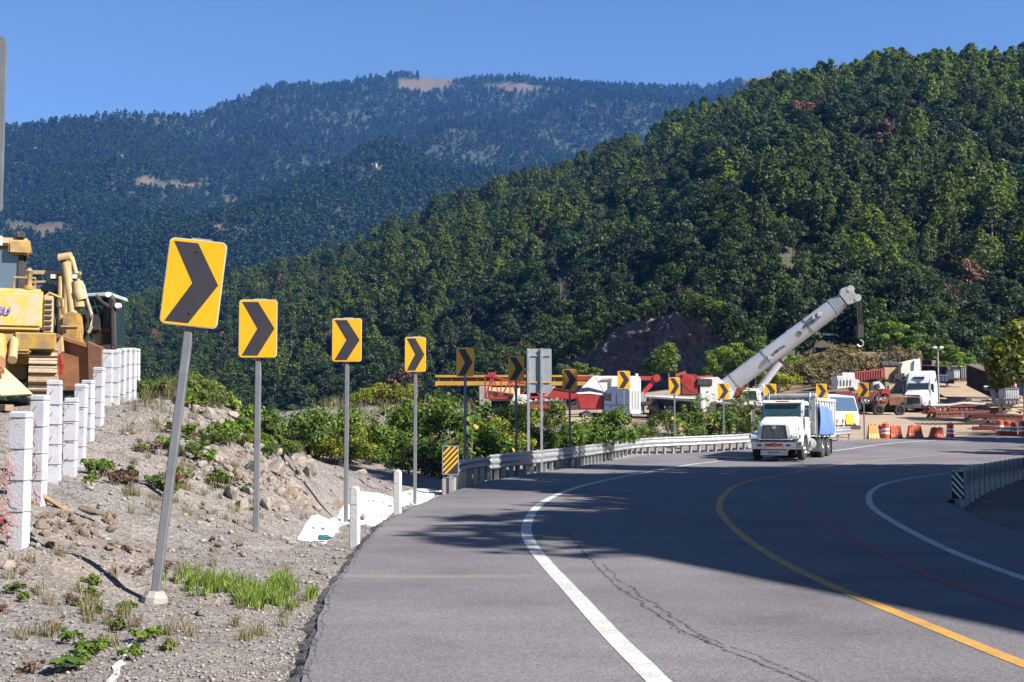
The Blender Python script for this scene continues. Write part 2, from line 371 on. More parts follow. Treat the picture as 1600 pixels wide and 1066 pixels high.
# ragged broken edge of the asphalt, a low slope of crumbled tar
ev = []; er = np.arange(4, 40, .07); NE = 7; erg = np.random.default_rng(5)
for y in er:
    x = float(XL(y)); j = .05*mnoise.noise((y*1.3, 0, 0))+.03*mnoise.noise((y*5, 3, 0)); q = .16+.14*abs(mnoise.noise((y*1.7, 9, 0)))+.08*mnoise.noise((y*6, 2, 0))
    for k in range(NE):
        s_ = k/(NE-1); r_ = 0 if k in (0, NE-1) else 1
        ev.append((x+j+.05-s_*(q+.05)+r_*erg.normal()*.012, y+r_*erg.normal()*.01, (.004 if k == 0 else .0)-.13*s_**1.5+r_*erg.normal()*.011))
me = raw_mesh('asphalt_edge', ev, gridfaces(len(er), NE))
obj('asphalt_edge', me, mat('crumbled tar', (.065, .06, .06), .95, var=.5, vs=14, col2=(.19, .165, .15), c2amt=(.5, .62), bump=1.0, bs=60), road)

def spline(pts, step=.25):
    pts = [Vector((p[0], p[1], 0)) for p in pts]; out = []
    P = [pts[0]*2-pts[1]]+pts+[pts[-1]*2-pts[-2]]
    for i in range(1, len(P)-2):
        n_ = max(2, int((P[i+1]-P[i]).length/step))
        for k in range(n_):
            t = k/n_
            out.append(.5*((2*P[i])+(P[i+1]-P[i-1])*t+(2*P[i-1]-5*P[i]+4*P[i+1]-P[i+2])*t*t+(3*P[i]-P[i-1]-3*P[i+1]+P[i+2])*t**3))
    out.append(pts[-1]); return out
def smoothline(pts, it=40):
    p = [v.copy() for v in pts]
    for _ in range(it):
        p = [p[0]]+[(p[i-1]+p[i]*2+p[i+1])/4 for i in range(1, len(p)-1)]+[p[-1]]
    return p
def strip(name, pts, w, m, dz, rag=0.0, parent=None, wf=None):
    c = smoothline(spline(pts)); v = []
    for i, p in enumerate(c):
        d = (c[min(i+1, len(c)-1)]-c[max(i-1, 0)]).normalized(); nrm = Vector((-d.y, d.x, 0))
        ww = w if wf is None else w*wf(i/len(c), p)
        for s in (1, -1):
            q = p+nrm*(s*ww/2+rag*mnoise.noise((p.x*6, p.y*6, s)))
            v.append((q.x, q.y, float(zr(q.y))+dz))
    return obj(name, raw_mesh(name, v, gridfaces(len(c), 2)), m, parent)
def paint(name, col, wear):
    m, n, b = nodes(name); L = n.links; tc = N(n, 'ShaderNodeTexCoord')
    a = N(n, 'ShaderNodeTexNoise', Scale=40.0, Detail=6.0, Roughness=.7); L.new(tc.outputs['Object'], a.inputs[0])
    a2 = N(n, 'ShaderNodeTexNoise', Scale=2.2, Detail=8.0, Roughness=.7); L.new(tc.outputs['Object'], a2.inputs[0])
    col_ = mix(n, 1.0, col, ramp(n, a2.outputs[0], [(.3, (.62, .61, .60)), (.55, (1, 1, 1))]), 'MULTIPLY')
    c = mix(n, ramp(n, a.outputs[0], [(.32, 1), (.32+wear, 0)]), col_, (.125, .12, .125)); L.new(c, b.inputs['Base Color']); b.inputs['Roughness'].default_value = .7
    return m
WL = [(1.35,4),(1.2,6.5),(1.02,9),(.85,10.7),(.67,13.5),(.43,16.7),(.26,20),(.24,22.5),(.5,27.8),(1.1,33),(2.35,39.5),(4.77,47.9),(7.85,56.3),(11.46,62.2),(17.1,68.6),(21.2,74.4),(24.4,77.7),(30,81.5),(42,86)]
YLn = [(4.2,4),(3.78,9.6),(3.67,11.8),(3.5,15),(3.57,18.5),(3.86,22.5),(4.32,26.8),(4.85,30.1),(5.9,35.2),(7.2,40.3),(10.3,47.9),(14.7,56.9),(19.4,62.8),(26,69),(36,75),(60,83)]
RL = [(5.3,6),(4.95,12.4),(4.9,15),(5.1,17.6),(5.6,22.5),(6.15,26.8),(7.0,31.5),(8.75,38.2),(11.25,45.2),(14.7,50.8),(17.,55.1),(20.3,59.8),(27,66)]
W2 = [(5.9,6),(5.8,11),(5.94,15),(6.14,17.7),(6.63,21.2),(7.18,24.5),(7.8,27.8),(8.72,31.5),(10.2,36.3),(12.4,41.7),(16.2,47.9),(21,53.5),(30,60.5),(60,74)]
mw = paint('white road paint', (.46, .455, .44), .17); my_ = paint('yellow road paint', (.41, .22, .03), .17); mr_ = paint('worn red line paint', (.24, .022, .036), .18)
strip('edge_line', WL, .18, mw, .004, .006, road)
strip('centre_line', YLn, .15, my_, .004, .006, road)
strip('red_line', RL, .13, mr_, .004, .012, road)
strip('edge_line', W2, .15, mw, .004, .006, road)
# tar filled cracks in the near lane
CR = [(.95,21.5),(.98,19),(1.06,16.5),(1.18,14.2),(1.36,12.2),(1.55,10.8),(1.85,9.6),(2.2,8.2),(2.4,6.5)]
def crack_material():
    m, n, b = nodes('tar crack'); L = n.links; tc = N(n, 'ShaderNodeTexCoord')
    a = N(n, 'ShaderNodeTexNoise', Scale=16.0, Detail=9.0, Roughness=.75); L.new(tc.outputs['Object'], a.inputs[0])
    b.inputs['Base Color'].default_value = (.035, .031, .033, 1); b.inputs['Roughness'].default_value = .85
    tr_ = N(n, 'ShaderNodeBsdfTransparent'); ms = N(n, 'ShaderNodeMixShader'); L.new(ramp(n, a.outputs[0], [(.40, .15), (.56, 1)]), ms.inputs[0])
    L.new(b.outputs[0], ms.inputs[1]); L.new(tr_.outputs[0], ms.inputs[2]); L.new(ms.outputs[0], n.nodes['Material Output'].inputs[0]); return m
mcr = crack_material()
def crackline(pts, off, w, rag):
    s = smoothline(spline(pts, .12), 6); v = []
    for i, p in enumerate(s):
        o_ = off+rag*mnoise.noise((p.x*3+off*9, p.y*2.1, off*5))+rag*.6*mnoise.noise((p.x*9, p.y*8, off*7))
        ww = w*(.35+1.1*abs(mnoise.noise((p.y*4, off*11, 2))))
        for sg in (1, -1): v.append((p.x+o_+sg*ww/2, p.y, float(zr(p.y))+.0035))
    return obj('tar_crack', raw_mesh('tar_crack', v, gridfaces(len(s), 2)), mcr, road)
crackline(CR, 0, .075, .05); crackline(CR[2:], .10, .06, .07); crackline(CR[4:], -.03, .05, .08); crackline([(-1.0,9.3),(-.4,9.2),(.3,9.35)], 0, .02, .05)
# cross joint of the shoulder
crackline([(-1.7,15.2),(-.8,15.1)], 0, .01, .0) if False else None

# ================================================================== HILLS
def interp_s(x, xs, ys):
    xs = np.asarray(xs, float); f = lambda q: np.interp(q, xs, ys)
    return sum(f(x+o)*w for o, w in ((-40, .2), (-20, .2), (0, .2), (20, .2), (40, .2)))
FOREST_FLOOR = mat('forest floor', (.045, .042, .022), .95, var=.5, vs=.15, col2=(.09, .065, .04), c2amt=(.55, .75))
# near wooded hill (image columns -> base and crest)
HX = [-900,-200,200,380,500,700,900,1000,1100,1200,1400,1600,2200,3000]
HBZ = [420,340,300,280,250,215,200,200,190,172,175,190,170,150]
HBY = [760,740,730,725,715,700,640,610,600,590,580,570,560,560]
HCZ = [800,760,700,640,600,560,540,520,500,480,450,420,360,300]
HCY = [520,490,462,424,390,303,240,196,150,120,82,76,40,20]
def hill_point(px, t):
    zb, zc = interp_s(px, HX, HBZ), interp_s(px, HX, HCZ)
    yb, yc = interp_s(px, HX, HBY), interp_s(px, HX, HCY)
    yc = yc+ 54*450/zc
    Z = zb+(zc-zb)*t
    h0 = CAMZ+(668-yb)/FPX*zb; h1 = CAMZ+(668-yc)/FPX*zc
    tt = np.clip(t, 0, 1)
    g = np.where(t <= 0, t*1.0, np.where(t <= 1, .88*tt+.12*smooth01(tt), 1-(t-1)*1.3))
    X = (px-800)/FPX*Z
    z = h0+(h1-h0)*g
    amp = np.clip(np.sin(np.pi*np.clip(t, 0, 1)), 0, 1)
    nz = np.array([mnoise.fractal((x*.011, y*.007, 3), .9, 2, 4) for x, y in zip(np.ravel(X), np.ravel(Z))]).reshape(np.shape(X))
    return X, Z, z+amp*14*nz
cp = np.arange(-700, 2601, 14.); tr = np.concatenate([np.linspace(-.45, 1, 75), np.linspace(1.05, 2.2, 14)])
CPX, TR = np.meshgrid(cp, tr)
hx, hy, hz = hill_point(CPX, TR)
HILL = tag(obj('wooded_hill', raw_mesh('wooded_hill', np.stack([hx.ravel(), hy.ravel(), hz.ravel()], 1), gridfaces(len(tr), len(cp)), True), FOREST_FLOOR), kind='structure')
# far mountain range
MX = [-1200,-300,0,60,180,270,350,420,520,620,700,800,870,1000,1100,1250,1500,2000,3000]
MY = [260,215,196,185,172,176,154,122,124,103,112,110,118,126,127,98,140,180,220]
MZ = [2400,2300,2250,2250,2250,2450,2700,2900,3050,3200,3200,3200,3150,3100,3050,3100,3200,3200,3200]
def mount_point(px, t):
    zc = interp_s(px, MX, MZ); yc = np.interp(px, MX, MY)*.6+interp_s(px, MX, MY)*.4+5
    zb = 950+0*px; yb = 560+0*px
    Z = zb+(zc-zb)*t
    h0 = CAMZ+(668-yb)/FPX*zb; h1 = CAMZ+(668-yc)/FPX*zc
    g = np.where(t <= 1, t*.8+.2*t*t, 1-(t-1)*1.2)
    X = (px-800)/FPX*Z
    amp = np.sin(np.pi*np.clip(t, 0, 1))**.7
    def nf(x, y):
        a = mnoise.fractal((x*.0016+3.1, y*.0009, 1.7), .9, 2, 5)
        r_ = 1-abs(mnoise.fractal((x*.0011-y*.0005, y*.0006+x*.0003, 8.3), .8, 2, 3))*2
        return .75*a+.45*(r_-.4)
    nz = np.array([nf(x, y) for x, y in zip(np.ravel(X), np.ravel(Z))]).reshape(np.shape(X))
    small = np.array([mnoise.fractal((x*.012, y*.004, 4), 1, 2, 2) for x, y in zip(np.ravel(X), np.ravel(Z))]).reshape(np.shape(X))
    return X, Z, h0+(h1-h0)*g+amp*140*nz+4*small
mp_ = np.arange(-900, 2301, 12.); mt = np.concatenate([np.linspace(-.3, 1, 100), np.linspace(1.03, 1.5, 8)])
MPX, MT = np.meshgrid(mp_, mt)
mx, my, mz = mount_point(MPX, MT)
CLEAR = [(660,127,46,14),(800,131,42,8),(700,118,25,5),(268,158,68,5),(180,246,26,6),(335,355,48,6),(60,358,62,10),(120,364,30,7),(262,290,70,5),(358,312,14,10),(400,330,20,8),(225,283,16,7),(1085,125,40,6),(545,263,28,3),(1200,118,40,12),(590,262,20,3),(515,366,12,5),(25,255,14,5),(440,285,22,3)]
def clear_mask(px, py):
    m_ = np.zeros(np.shape(px), bool)
    for a, b_, w, h in CLEAR:
        wob = 1+.25*np.sin(px*.21+b_)+.2*np.sin(px*.09+py*.3)
        m_ |= ((px-a)/w)**2+((py-b_)/h)**2 < wob
    return m_
mpy = 668-FPX*(mz-CAMZ)/my
mme = raw_mesh('mountain', np.stack([mx.ravel(), my.ravel(), mz.ravel()], 1), gridfaces(len(mt), len(mp_)), True)
at_ = mme.attributes.new('clearing', 'FLOAT', 'POINT'); at_.data.foreach_set('value', clear_mask(MPX, mpy).astype(np.float32).ravel())
def mountain_material():
    m, n, b = nodes('mountain ground'); L = n.links; tc = N(n, 'ShaderNodeTexCoord')
    a = N(n, 'ShaderNodeAttribute', attribute_name='clearing')
    z1 = N(n, 'ShaderNodeTexNoise', Scale=.02, Detail=8.0, Roughness=.7); L.new(tc.outputs['Object'], z1.inputs[0])
    field = ramp(n, z1.outputs[0], [(.3, (.06, .040, .022)), (.5, (.085, .060, .033)), (.7, (.035, .042, .016))])
    c = mix(n, a.outputs['Fac'], (.016, .026, .012), field)
    L.new(c, b.inputs['Base Color']); b.inputs['Roughness'].default_value = .95
    return m
tag(obj('mountain', mme, mountain_material()), kind='structure')

# rock cut at the foot of the wooded hill
RT = [(850,602),(880,568),(905,556),(935,540),(975,515),(1010,496),(1045,488),(1085,498),(1125,516),(1150,535),(1180,570),(1200,600)]
U, V = np.meshgrid(np.linspace(845, 1205, 170), np.linspace(0, 1, 70))
yt = np.interp(U, [r[0] for r in RT], [r[1] for r in RT]); yy = 618+(yt-618)*V
ZZ = 200-(U-845)/360*38+V*7
pts = []
for u, y_, z_, v_ in zip(U.ravel(), yy.ravel(), ZZ.ravel(), V.ravel()):
    p = at(u, y_, z_)
    d = mnoise.fractal((p.x*.16, p.y*.16, p.z*.10), .8, 2.1, 6)*2.0+abs(mnoise.fractal((p.x*.55+p.z*.3, p.y*.45, p.z*.12), .7, 2.2, 5))*1.9
    pts.append((p.x-d*.6, p.y-d*.7, p.z+.2*d))
m_cut = mat('dark weathered rock', (.075, .058, .058), .95, var=.45, vs=.5, col2=(.16, .122, .11), c2amt=(.5, .72), bump=.8, bs=2.5)
tag(obj('rock_cut', raw_mesh('rock_cut', pts, gridfaces(70, 170), False), m_cut), kind='structure')
# ================================================================== FOLIAGE GENERATORS
def leaf_quads(P, Nn, size, rg, aspect=1.5, fold=0.0):
    """P centres, Nn normals -> one small pointed leaf (quad) each"""
    P = np.asarray(P); Nn = Nn/np.maximum(np.linalg.norm(Nn, axis=1, keepdims=True), 1e-6); n = len(P)
    rv_ = rg.normal(size=(n, 3)); a = np.cross(Nn, rv_); a /= np.maximum(np.linalg.norm(a, axis=1, keepdims=True), 1e-6)
    b = np.cross(Nn, a); s = np.asarray(size).reshape(-1, 1)*np.ones((n, 1))
    v = np.stack([P+a*s*aspect*.5, P+b*s*.5+Nn*s*.12, P-a*s*aspect*.5, P-b*s*.5+Nn*s*.12], 1).reshape(-1, 3)
    return v, np.arange(4*n).reshape(-1, 4)
def blob_pts(rg, centre, rad, n, shell=.55, up=.25):
    d = rg.normal(size=(n, 3)); d /= np.linalg.norm(d, axis=1, keepdims=True)
    r = (shell+(1-shell)*rg.random((n, 1)))
    return np.asarray(centre)+d*r*np.asarray(rad), d+np.array([0, 0, up])+rg.normal(size=(n, 3))*.42
def two_mat_mesh(name, parts):
    """parts: list of (v, f(quads), material) -> one mesh with slots"""
    V, F, MI = [], [], []; o_ = 0
    for k, (v, f, m_) in enumerate(parts):
        V.append(np.asarray(v)); F.append(np.asarray(f)+o_); MI += [k]*len(f); o_ += len(v)
    me = raw_mesh(name, np.concatenate(V), np.concatenate(F))
    for _, _, m_ in parts: me.materials.append(m_)
    me.polygons.foreach_set('material_index', np.array(MI, dtype=np.int32)); return me
def limb(p0, p1, r0, r1, seg=5):
    mb = MB().tube([p0, p1], r0, seg, r1, caps=False); return np.array(mb.v), np.array(mb.f)
def join(parts):
    V, F, o_ = [], [], 0
    for v, f in parts: V.append(v); F.append(f+o_); o_ += len(v)
    return np.concatenate(V), np.concatenate(F)
m_bark = mat('bark', (.10, .075, .055), .95, var=.35, vs=2)
m_barkp = mat('pale bark', (.17, .14, .115), .95, var=.3, vs=2)
m_oak = leafmat('oak foliage', [(0, (.014, .027, .011)), (.5, (.026, .048, .016)), (1, (.048, .078, .022))], objvar=.6)
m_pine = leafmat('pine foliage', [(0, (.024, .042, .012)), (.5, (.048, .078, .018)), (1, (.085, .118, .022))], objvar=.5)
m_far = leafmat('far foliage', [(0, (.011, .027, .016)), (.6, (.020, .044, .020)), (1, (.036, .064, .022))], objvar=.5)
m_bright = leafmat('bright green foliage', [(0, (.04, .078, .012)), (.6, (.092, .152, .021)), (1, (.15, .22, .033))], objvar=.25)
m_midgreen = leafmat('mid green foliage', [(0, (.032, .062, .013)), (.6, (.075, .125, .022)), (1, (.14, .195, .035))], objvar=.4)
m_yleaf = leafmat('yellowing foliage', [(0, (.05, .09, .015)), (.55, (.14, .18, .025)), (1, (.38, .30, .03))], objvar=.25)
m_dry = leafmat('dry brown foliage', [(0, (.05, .04, .022)), (.5, (.13, .095, .05)), (.8, (.20, .15, .08)), (1, (.09, .12, .03))], trans=.2)
m_dead = leafmat('dry stalks', [(0, (.16, .10, .06)), (1, (.34, .26, .15))], trans=.2)

def oak_parts(seed, H=9.0, W_=7.0, nclump=22, per=58, size=.5):
    rg = np.random.default_rng(seed); cr = []; lb = []
    top = H*.98; lb.append(limb((0, 0, -.6), (rg.normal()*.2, rg.normal()*.2, H*.45), .22, .14, 6))
    for k in range(nclump):
        a = rg.random()*6.283; h = .30+.68*(k+.5)/nclump; w = math.sin(min(1, (1.08-h)*1.35)*math.pi/2)**.8
        r_ = W_*.5*w*(.35+.65*rg.random())
        c = np.array([r_*math.cos(a), r_*math.sin(a), H*h*.93])
        rad = np.array([1, 1, .75])*(W_*.11+W_*.10*rg.random())
        p, nn = blob_pts(rg, c, rad, per); cr.append(leaf_quads(p, nn, size*(.6+.7*rg.random(per)), rg, 1.4))
        if k % 2 == 0: lb.append(limb((0, 0, H*(.22+.3*rg.random())), tuple(c), .08, .03, 4))
    return join(lb), join(cr)
def pine_parts(seed, H=15.0, W_=5.6, tiers=11, per=30, size=.55, bare=.32):
    rg = np.random.default_rng(seed); cr = []; lb = [limb((0, 0, -.6), (rg.normal()*.3, rg.normal()*.3, H*.97), .24, .04, 6)]
    for k in range(tiers):
        h = bare+(1-bare)*(k+rg.random()*.6)/tiers; wid = W_*.5*(1.02-((h-bare)/(1-bare))**2.2)*(.65+.6*rg.random())+.25
        nb = int(rg.integers(3, 6)); a0 = rg.random()*6.28
        for j in range(nb):
            a = a0+6.283*j/nb+rg.normal()*.3; L_ = wid*(.6+.5*rg.random())
            c = np.array([L_*math.cos(a), L_*math.sin(a), H*h+L_*.22+rg.normal()*.25])
            lb.append(limb((0, 0, H*h-.2), tuple(c), .06, .025, 4))
            p, nn = blob_pts(rg, c, np.array([.42*L_+.35, .42*L_+.35, .30*L_+.38]), per, .4, .5)
            cr.append(leaf_quads(p, nn, size*(.6+.7*rg.random(per)), rg, 1.9))
    p, nn = blob_pts(rg, (0, 0, H*.97), (.5, .5, .7), per, .3, .5); cr.append(leaf_quads(p, nn, size*.8, rg, 1.9))
    return join(lb), join(cr)

def proto_collection(name, meshes):
    c = bpy.data.collections.new(name)
    for i, me in enumerate(meshes):
        o = bpy.data.objects.new('%s_%02d' % (name, i), me); c.objects.link(o)
    return c
def scatter(name, pts, scl, rz, idx, coll, label, cat, tilt=None):
    """one stuff object: real instances of whole plants on points"""
    me = bpy.data.meshes.new(name); me.vertices.add(len(pts)); me.vertices.foreach_set('co', np.asarray(pts, np.float32).ravel())
    for nm, ty, dat in (('scl', 'FLOAT', scl), ('rz', 'FLOAT', rz), ('idx', 'INT', idx)):
        a = me.attributes.new(nm, ty, 'POINT'); a.data.foreach_set('value', np.asarray(dat, np.float32 if ty == 'FLOAT' else np.int32))
    me.update(); o = bpy.data.objects.new(name, me); COL.objects.link(o)
    g = bpy.data.node_groups.new(name, 'GeometryNodeTree')
    g.interface.new_socket('Geometry', in_out='INPUT', socket_type='NodeSocketGeometry'); g.interface.new_socket('Geometry', in_out='OUTPUT', socket_type='NodeSocketGeometry')
    gi = g.nodes.new('NodeGroupInput'); go = g.nodes.new('NodeGroupOutput'); ip = g.nodes.new('GeometryNodeInstanceOnPoints')
    ci = g.nodes.new('GeometryNodeCollectionInfo'); ci.inputs['Collection'].default_value = coll; ci.inputs['Separate Children'].default_value = True; ci.inputs['Reset Children'].default_value = True
    ip.inputs['Pick Instance'].default_value = True
    def na(nm, ty):
        x = g.nodes.new('GeometryNodeInputNamedAttribute'); x.data_type = ty; x.inputs['Name'].default_value = nm; return x.outputs['Attribute']
    cx = g.nodes.new('ShaderNodeCombineXYZ'); g.links.new(na('rz', 'FLOAT'), cx.inputs[2])
    g.links.new(gi.outputs[0], ip.inputs['Points']); g.links.new(ci.outputs[0], ip.inputs['Instance']); g.links.new(na('idx', 'INT'), ip.inputs['Instance Index'])
    g.links.new(cx.outputs[0], ip.inputs['Rotation']); g.links.new(na('scl', 'FLOAT'), ip.inputs['Scale']); g.links.new(ip.outputs[0], go.inputs[0])
    md = o.modifiers.new('scatter', 'NODES'); md.node_group = g
    return tag(o, label, cat, kind='stuff')

# ------------------------------------------------------------------ forest on the near hill
OAK = [oak_parts(100+i, 7.5+2.5*rng.random(), 5.8+2.4*rng.random(), 30, 52, .40) for i in range(7)]
PINE = [pine_parts(200+i, 13+4*rng.random(), 4.6+2.4*rng.random(), 11, 30, .40, .2+.3*rng.random()) for i in range(8)]
m_redleaf = leafmat('reddish brown foliage', [(0, (.06, .03, .02)), (1, (.16, .085, .05))], trans=.2)
m_pinel = leafmat('sunny pine foliage', [(0, (.045, .072, .014)), (.5, (.080, .124, .020)), (1, (.125, .168, .025))], objvar=.4)  # paler yellow-green pine variant, its own leaf colour
m_twig = mat('bare twigs', (.13, .105, .085), .95, var=.3, vs=2)
OAKM = [(raw_mesh('trunk', *o[0]), raw_mesh('crown', *o[1])) for o in OAK]
PINEM = [(raw_mesh('trunk', *o[0]), raw_mesh('crown', *o[1])) for o in PINE]
PINEL = [(a, b.copy()) for a, b in PINEM]
for t_, c_ in OAKM: t_.materials.append(m_bark); c_.materials.append(m_oak)
for t_, c_ in PINEM: t_.materials.append(m_barkp); c_.materials.append(m_pine)
for t_, c_ in PINEL: c_.materials.append(m_pinel)
def dead_parts(seed):
    rg = np.random.default_rng(seed); lb = [limb((0, 0, -.6), (.2, .1, 8.5), .16, .03, 5)]
    for k in range(26):
        h = 2.5+6*rg.random(); a = rg.random()*6.28; l = (9.5-h)*.32; e = (l*math.cos(a), l*math.sin(a), h+l*.7); lb.append(limb((0, 0, h), e, .05, .02, 4))
        for q in range(3): lb.append(limb(e, tuple(np.array(e)+rg.normal(size=3)*.6+np.array([0, 0, .4])), .022, .01, 3))
    return join([(v, f) if f.shape[1] == 4 else (v, f) for v, f in lb])
FORESTC = proto_collection('forest', [two_mat_mesh('oak%d' % i, [(*o[0], m_bark), (*o[1], m_oak)]) for i, o in enumerate(OAK)]
    + [two_mat_mesh('pine%d' % i, [(*o[0], m_barkp), (*o[1], m_pine)]) for i, o in enumerate(PINE)]
    + [two_mat_mesh('palepine%d' % i, [(*o[0], m_barkp), (*o[1], m_pinel)]) for i, o in enumerate(PINE)]
    + [two_mat_mesh('rust%d' % i, [(*OAK[i][0], m_bark), (*OAK[i][1], m_redleaf)]) for i in range(2)]
    + [two_mat_mesh('dead%d' % i, [(*dead_parts(60+i), m_twig)]) for i in range(2)])
NO, NP = len(OAK), len(PINE)
NT = 9000
tp = rng.uniform(-260, 1860, NT*2); tt_ = rng.uniform(-.28, 1.06, NT*2)
keep = rng.random(NT*2) < .35+.65*(interp_s(tp, HX, HBZ)+(interp_s(tp, HX, HCZ)-interp_s(tp, HX, HBZ))*tt_)/700
tp, tt_ = tp[keep][:NT], tt_[keep][:NT]
fx, fy, fz = hill_point(tp, tt_)
fpy = 668-FPX*(fz-CAMZ)/fy
stand = np.array([mnoise.noise((x*.012, y*.010, 2)) for x, y in zip(fx, fy)])
pin = (stand+.85*(tt_-.52)+rng.normal(size=len(tp))*.16) > .02
ok = ~((tp > 890) & (tp < 1175) & (fy < 203)) & (fy > 175+30*(tp < 900))
# leave the big yard itself free
ok &= ~((tp > 850) & (tt_ < -.02) & (fy < 185))
tp, tt_, fx, fy, fz, fpy, pin = [a[ok] for a in (tp, tt_, fx, fy, fz, fpy, pin)]
paler = pin & ((np.array([mnoise.noise((x*.016, y*.013, 9)) for x, y in zip(fx, fy)])+.0011*(tp-1150)+.6*(tt_-.6)+rng.normal(size=len(tp))*.22) > .05)  # stands of paler yellow-green pines, mostly towards the upper right
fidx = np.where(pin, NO+rng.integers(0, NP, len(tp))+np.where(paler, NP, 0), rng.integers(0, NO, len(tp)))
fidx = np.where(rng.random(len(tp)) < .028, NO+2*NP+rng.integers(0, 4, len(tp)), fidx)
fs = np.where(pin, rng.uniform(.4, 1.05, len(tp)), rng.uniform(.45, 1.2, len(tp)))*np.where(tt_ < .25, .85, 1)
frz = rng.uniform(0, 6.28, len(tp))
Hh = np.where(pin, 15, 9)*fs
topy = fpy-FPX*Hh/fy
vis = (tp > 5) & (tp < 1595) & (topy < np.where(tp < 650, 560, 545)) & (fpy < 640) & (fidx < NO+2*NP)
single = np.zeros(len(tp), bool)
for isp, kind in ((False, 'oak'), (True, 'pine')):
    c_ = np.where(vis & (pin == isp))[0]; c_ = c_[np.argsort(-(Hh[c_]/fy[c_]))][:300]; single[c_] = True
for i in np.where(single)[0]:
    if pin[i]:
        t = thing('pine_tree', 'yellow-green pine on the near wooded hill' if paler[i] else 'tall loose-crowned dark pine on the near wooded hill', 'pine tree', (fx[i], fy[i], fz[i]), frz[i], 'yellow-green pines on the near wooded hill' if paler[i] else 'dark pines on the near wooded hill'); ms = (PINEM+PINEL)[fidx[i]-NO]
    else:
        t = thing('oak_tree', 'rounded dark green broadleaf tree on the near wooded hill', 'tree', (fx[i], fy[i], fz[i]), frz[i], 'broadleaf trees on the near wooded hill'); ms = OAKM[fidx[i]]
    t.scale = (fs[i],)*3
    obj('trunk', ms[0], None, t); obj('crown', ms[1], None, t)
r_ = ~single
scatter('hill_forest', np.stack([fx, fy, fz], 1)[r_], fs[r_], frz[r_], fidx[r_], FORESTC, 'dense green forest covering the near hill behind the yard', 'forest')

# ------------------------------------------------------------------ forest on the far range
def far_tree(seed):
    rg = np.random.default_rng(seed); cr = []
    if seed % 2:
        o = pine_parts(seed, 15, 6, 6, 7, 1.25, .2)
    else: o = oak_parts(seed, 11, 9, 9, 14, 1.3)
    return two_mat_mesh('far%d' % seed, [(*o[0], m_bark), (*o[1], m_far)])
FARC = proto_collection('farforest', [far_tree(300+i) for i in range(6)])
NF = 52000
qp = rng.uniform(-160, 1420, NF); qt = rng.uniform(-.1, 1.012, NF)**.95 if False else rng.uniform(-.1, 1.012, NF)
qx, qy, qz = mount_point(qp, qt); qpy = 668-FPX*(qz-CAMZ)/qy
qn = np.array([mnoise.noise((x*.004, y*.003, 7)) for x, y in zip(qx, qy)])
kk = ~(clear_mask(qp, qpy) & (rng.random(NF) > .03)) & (qn+rng.random(NF)*.9 > -.7)
scatter('mountain_forest', np.stack([qx, qy, qz], 1)[kk], rng.uniform(.7, 1.25, kk.sum()), rng.uniform(0, 6.28, kk.sum()), rng.integers(0, 6, kk.sum()), FARC,
        'bluish green forest covering the far mountain range under the sky', 'forest')

# ------------------------------------------------------------------ trees on the bank that shades the road, beyond the frame on the right
def shade_tree(P, hc, Rr, sc=1.0, kind=0):
    k = hc/math.tan(SUN_EL)+3.6; c = Vector((P[0], P[1], 0))+Vector((math.sin(SUN_AZ), math.cos(SUN_AZ), 0))*k
    g = gz1(c.x, c.y)
    t = thing('tree', 'tree on the roadside bank beyond the right edge, shading the curve', 'tree', (c.x, c.y, g-.3), random.random()*6, 'trees shading the road')
    H = (hc-g)+Rr*.8
    if kind: s = H/15.5; ms = PINEM[random.randrange(8)]; t.scale = (s*.9, s*.9, s)
    else: s = H/9.0; ms = OAKM[random.randrange(7)]; t.scale = (Rr/3.6, Rr/3.6, s)
    obj('trunk', ms[0], None, t); obj('crown', ms[1], None, t)
def bound(Y): return float(np.interp(Y, [20,24,28,32,36,40,45,50,56], [3.6,1.6,.4,-1.2,-1.2,-.2,1.8,5,9]))
for Yp in np.arange(21.5, 57, 2.5):
    for r_o in (0, 4.2, 8.4, 12.6):
        if r_o > 12 and 25 < Yp < 47: continue
        if Yp > 44 and random.random() < .3: continue
        shade_tree((bound(Yp)+r_o+random.uniform(-.6, .6), Yp+random.uniform(-.8, .8)), 17+2*random.random(), 3.9, kind=0)
for P, hc in [((9,51),18),((13,49.5),18),((1.2,48.5),19),((17.5,49),18),((5.5,54.5),19),((23,71.5),18),((28,73),18),((20.3,69.5),17),((33,76),19),((37,72),18),((27,79),18),((34,80.5),19),((40,79),18),((26,67),17),((31,69),17),((44,83),18),((39,85),19),((-1.2,36.5),19),((.4,43),20),((-1.5,45.5),20),((24.5,82.5),19),((27,84),19),((31,86),19),((35,87.5),19),((29.5,83.5),19),((28,81),18)]:
    shade_tree(P, hc, 2.6, kind=1)
for P in ((-7.0,43.2),(-6.2,42.2),(-7.5,44.2),(-6.6,43.4),(-5.6,41.6),(-6.6,50.4),(-5.8,50.6),(-5.0,49.6),(-3.4,58.2),(-2.6,57.2)): shade_tree(P, 24, 3.0, kind=0)
for P in ((22.6,83),(24.2,82),(25.6,84.2),(27.5,83.2),(30,85),(33.5,86.5),(36.5,87)): shade_tree(P, 20, 3.0, kind=0)
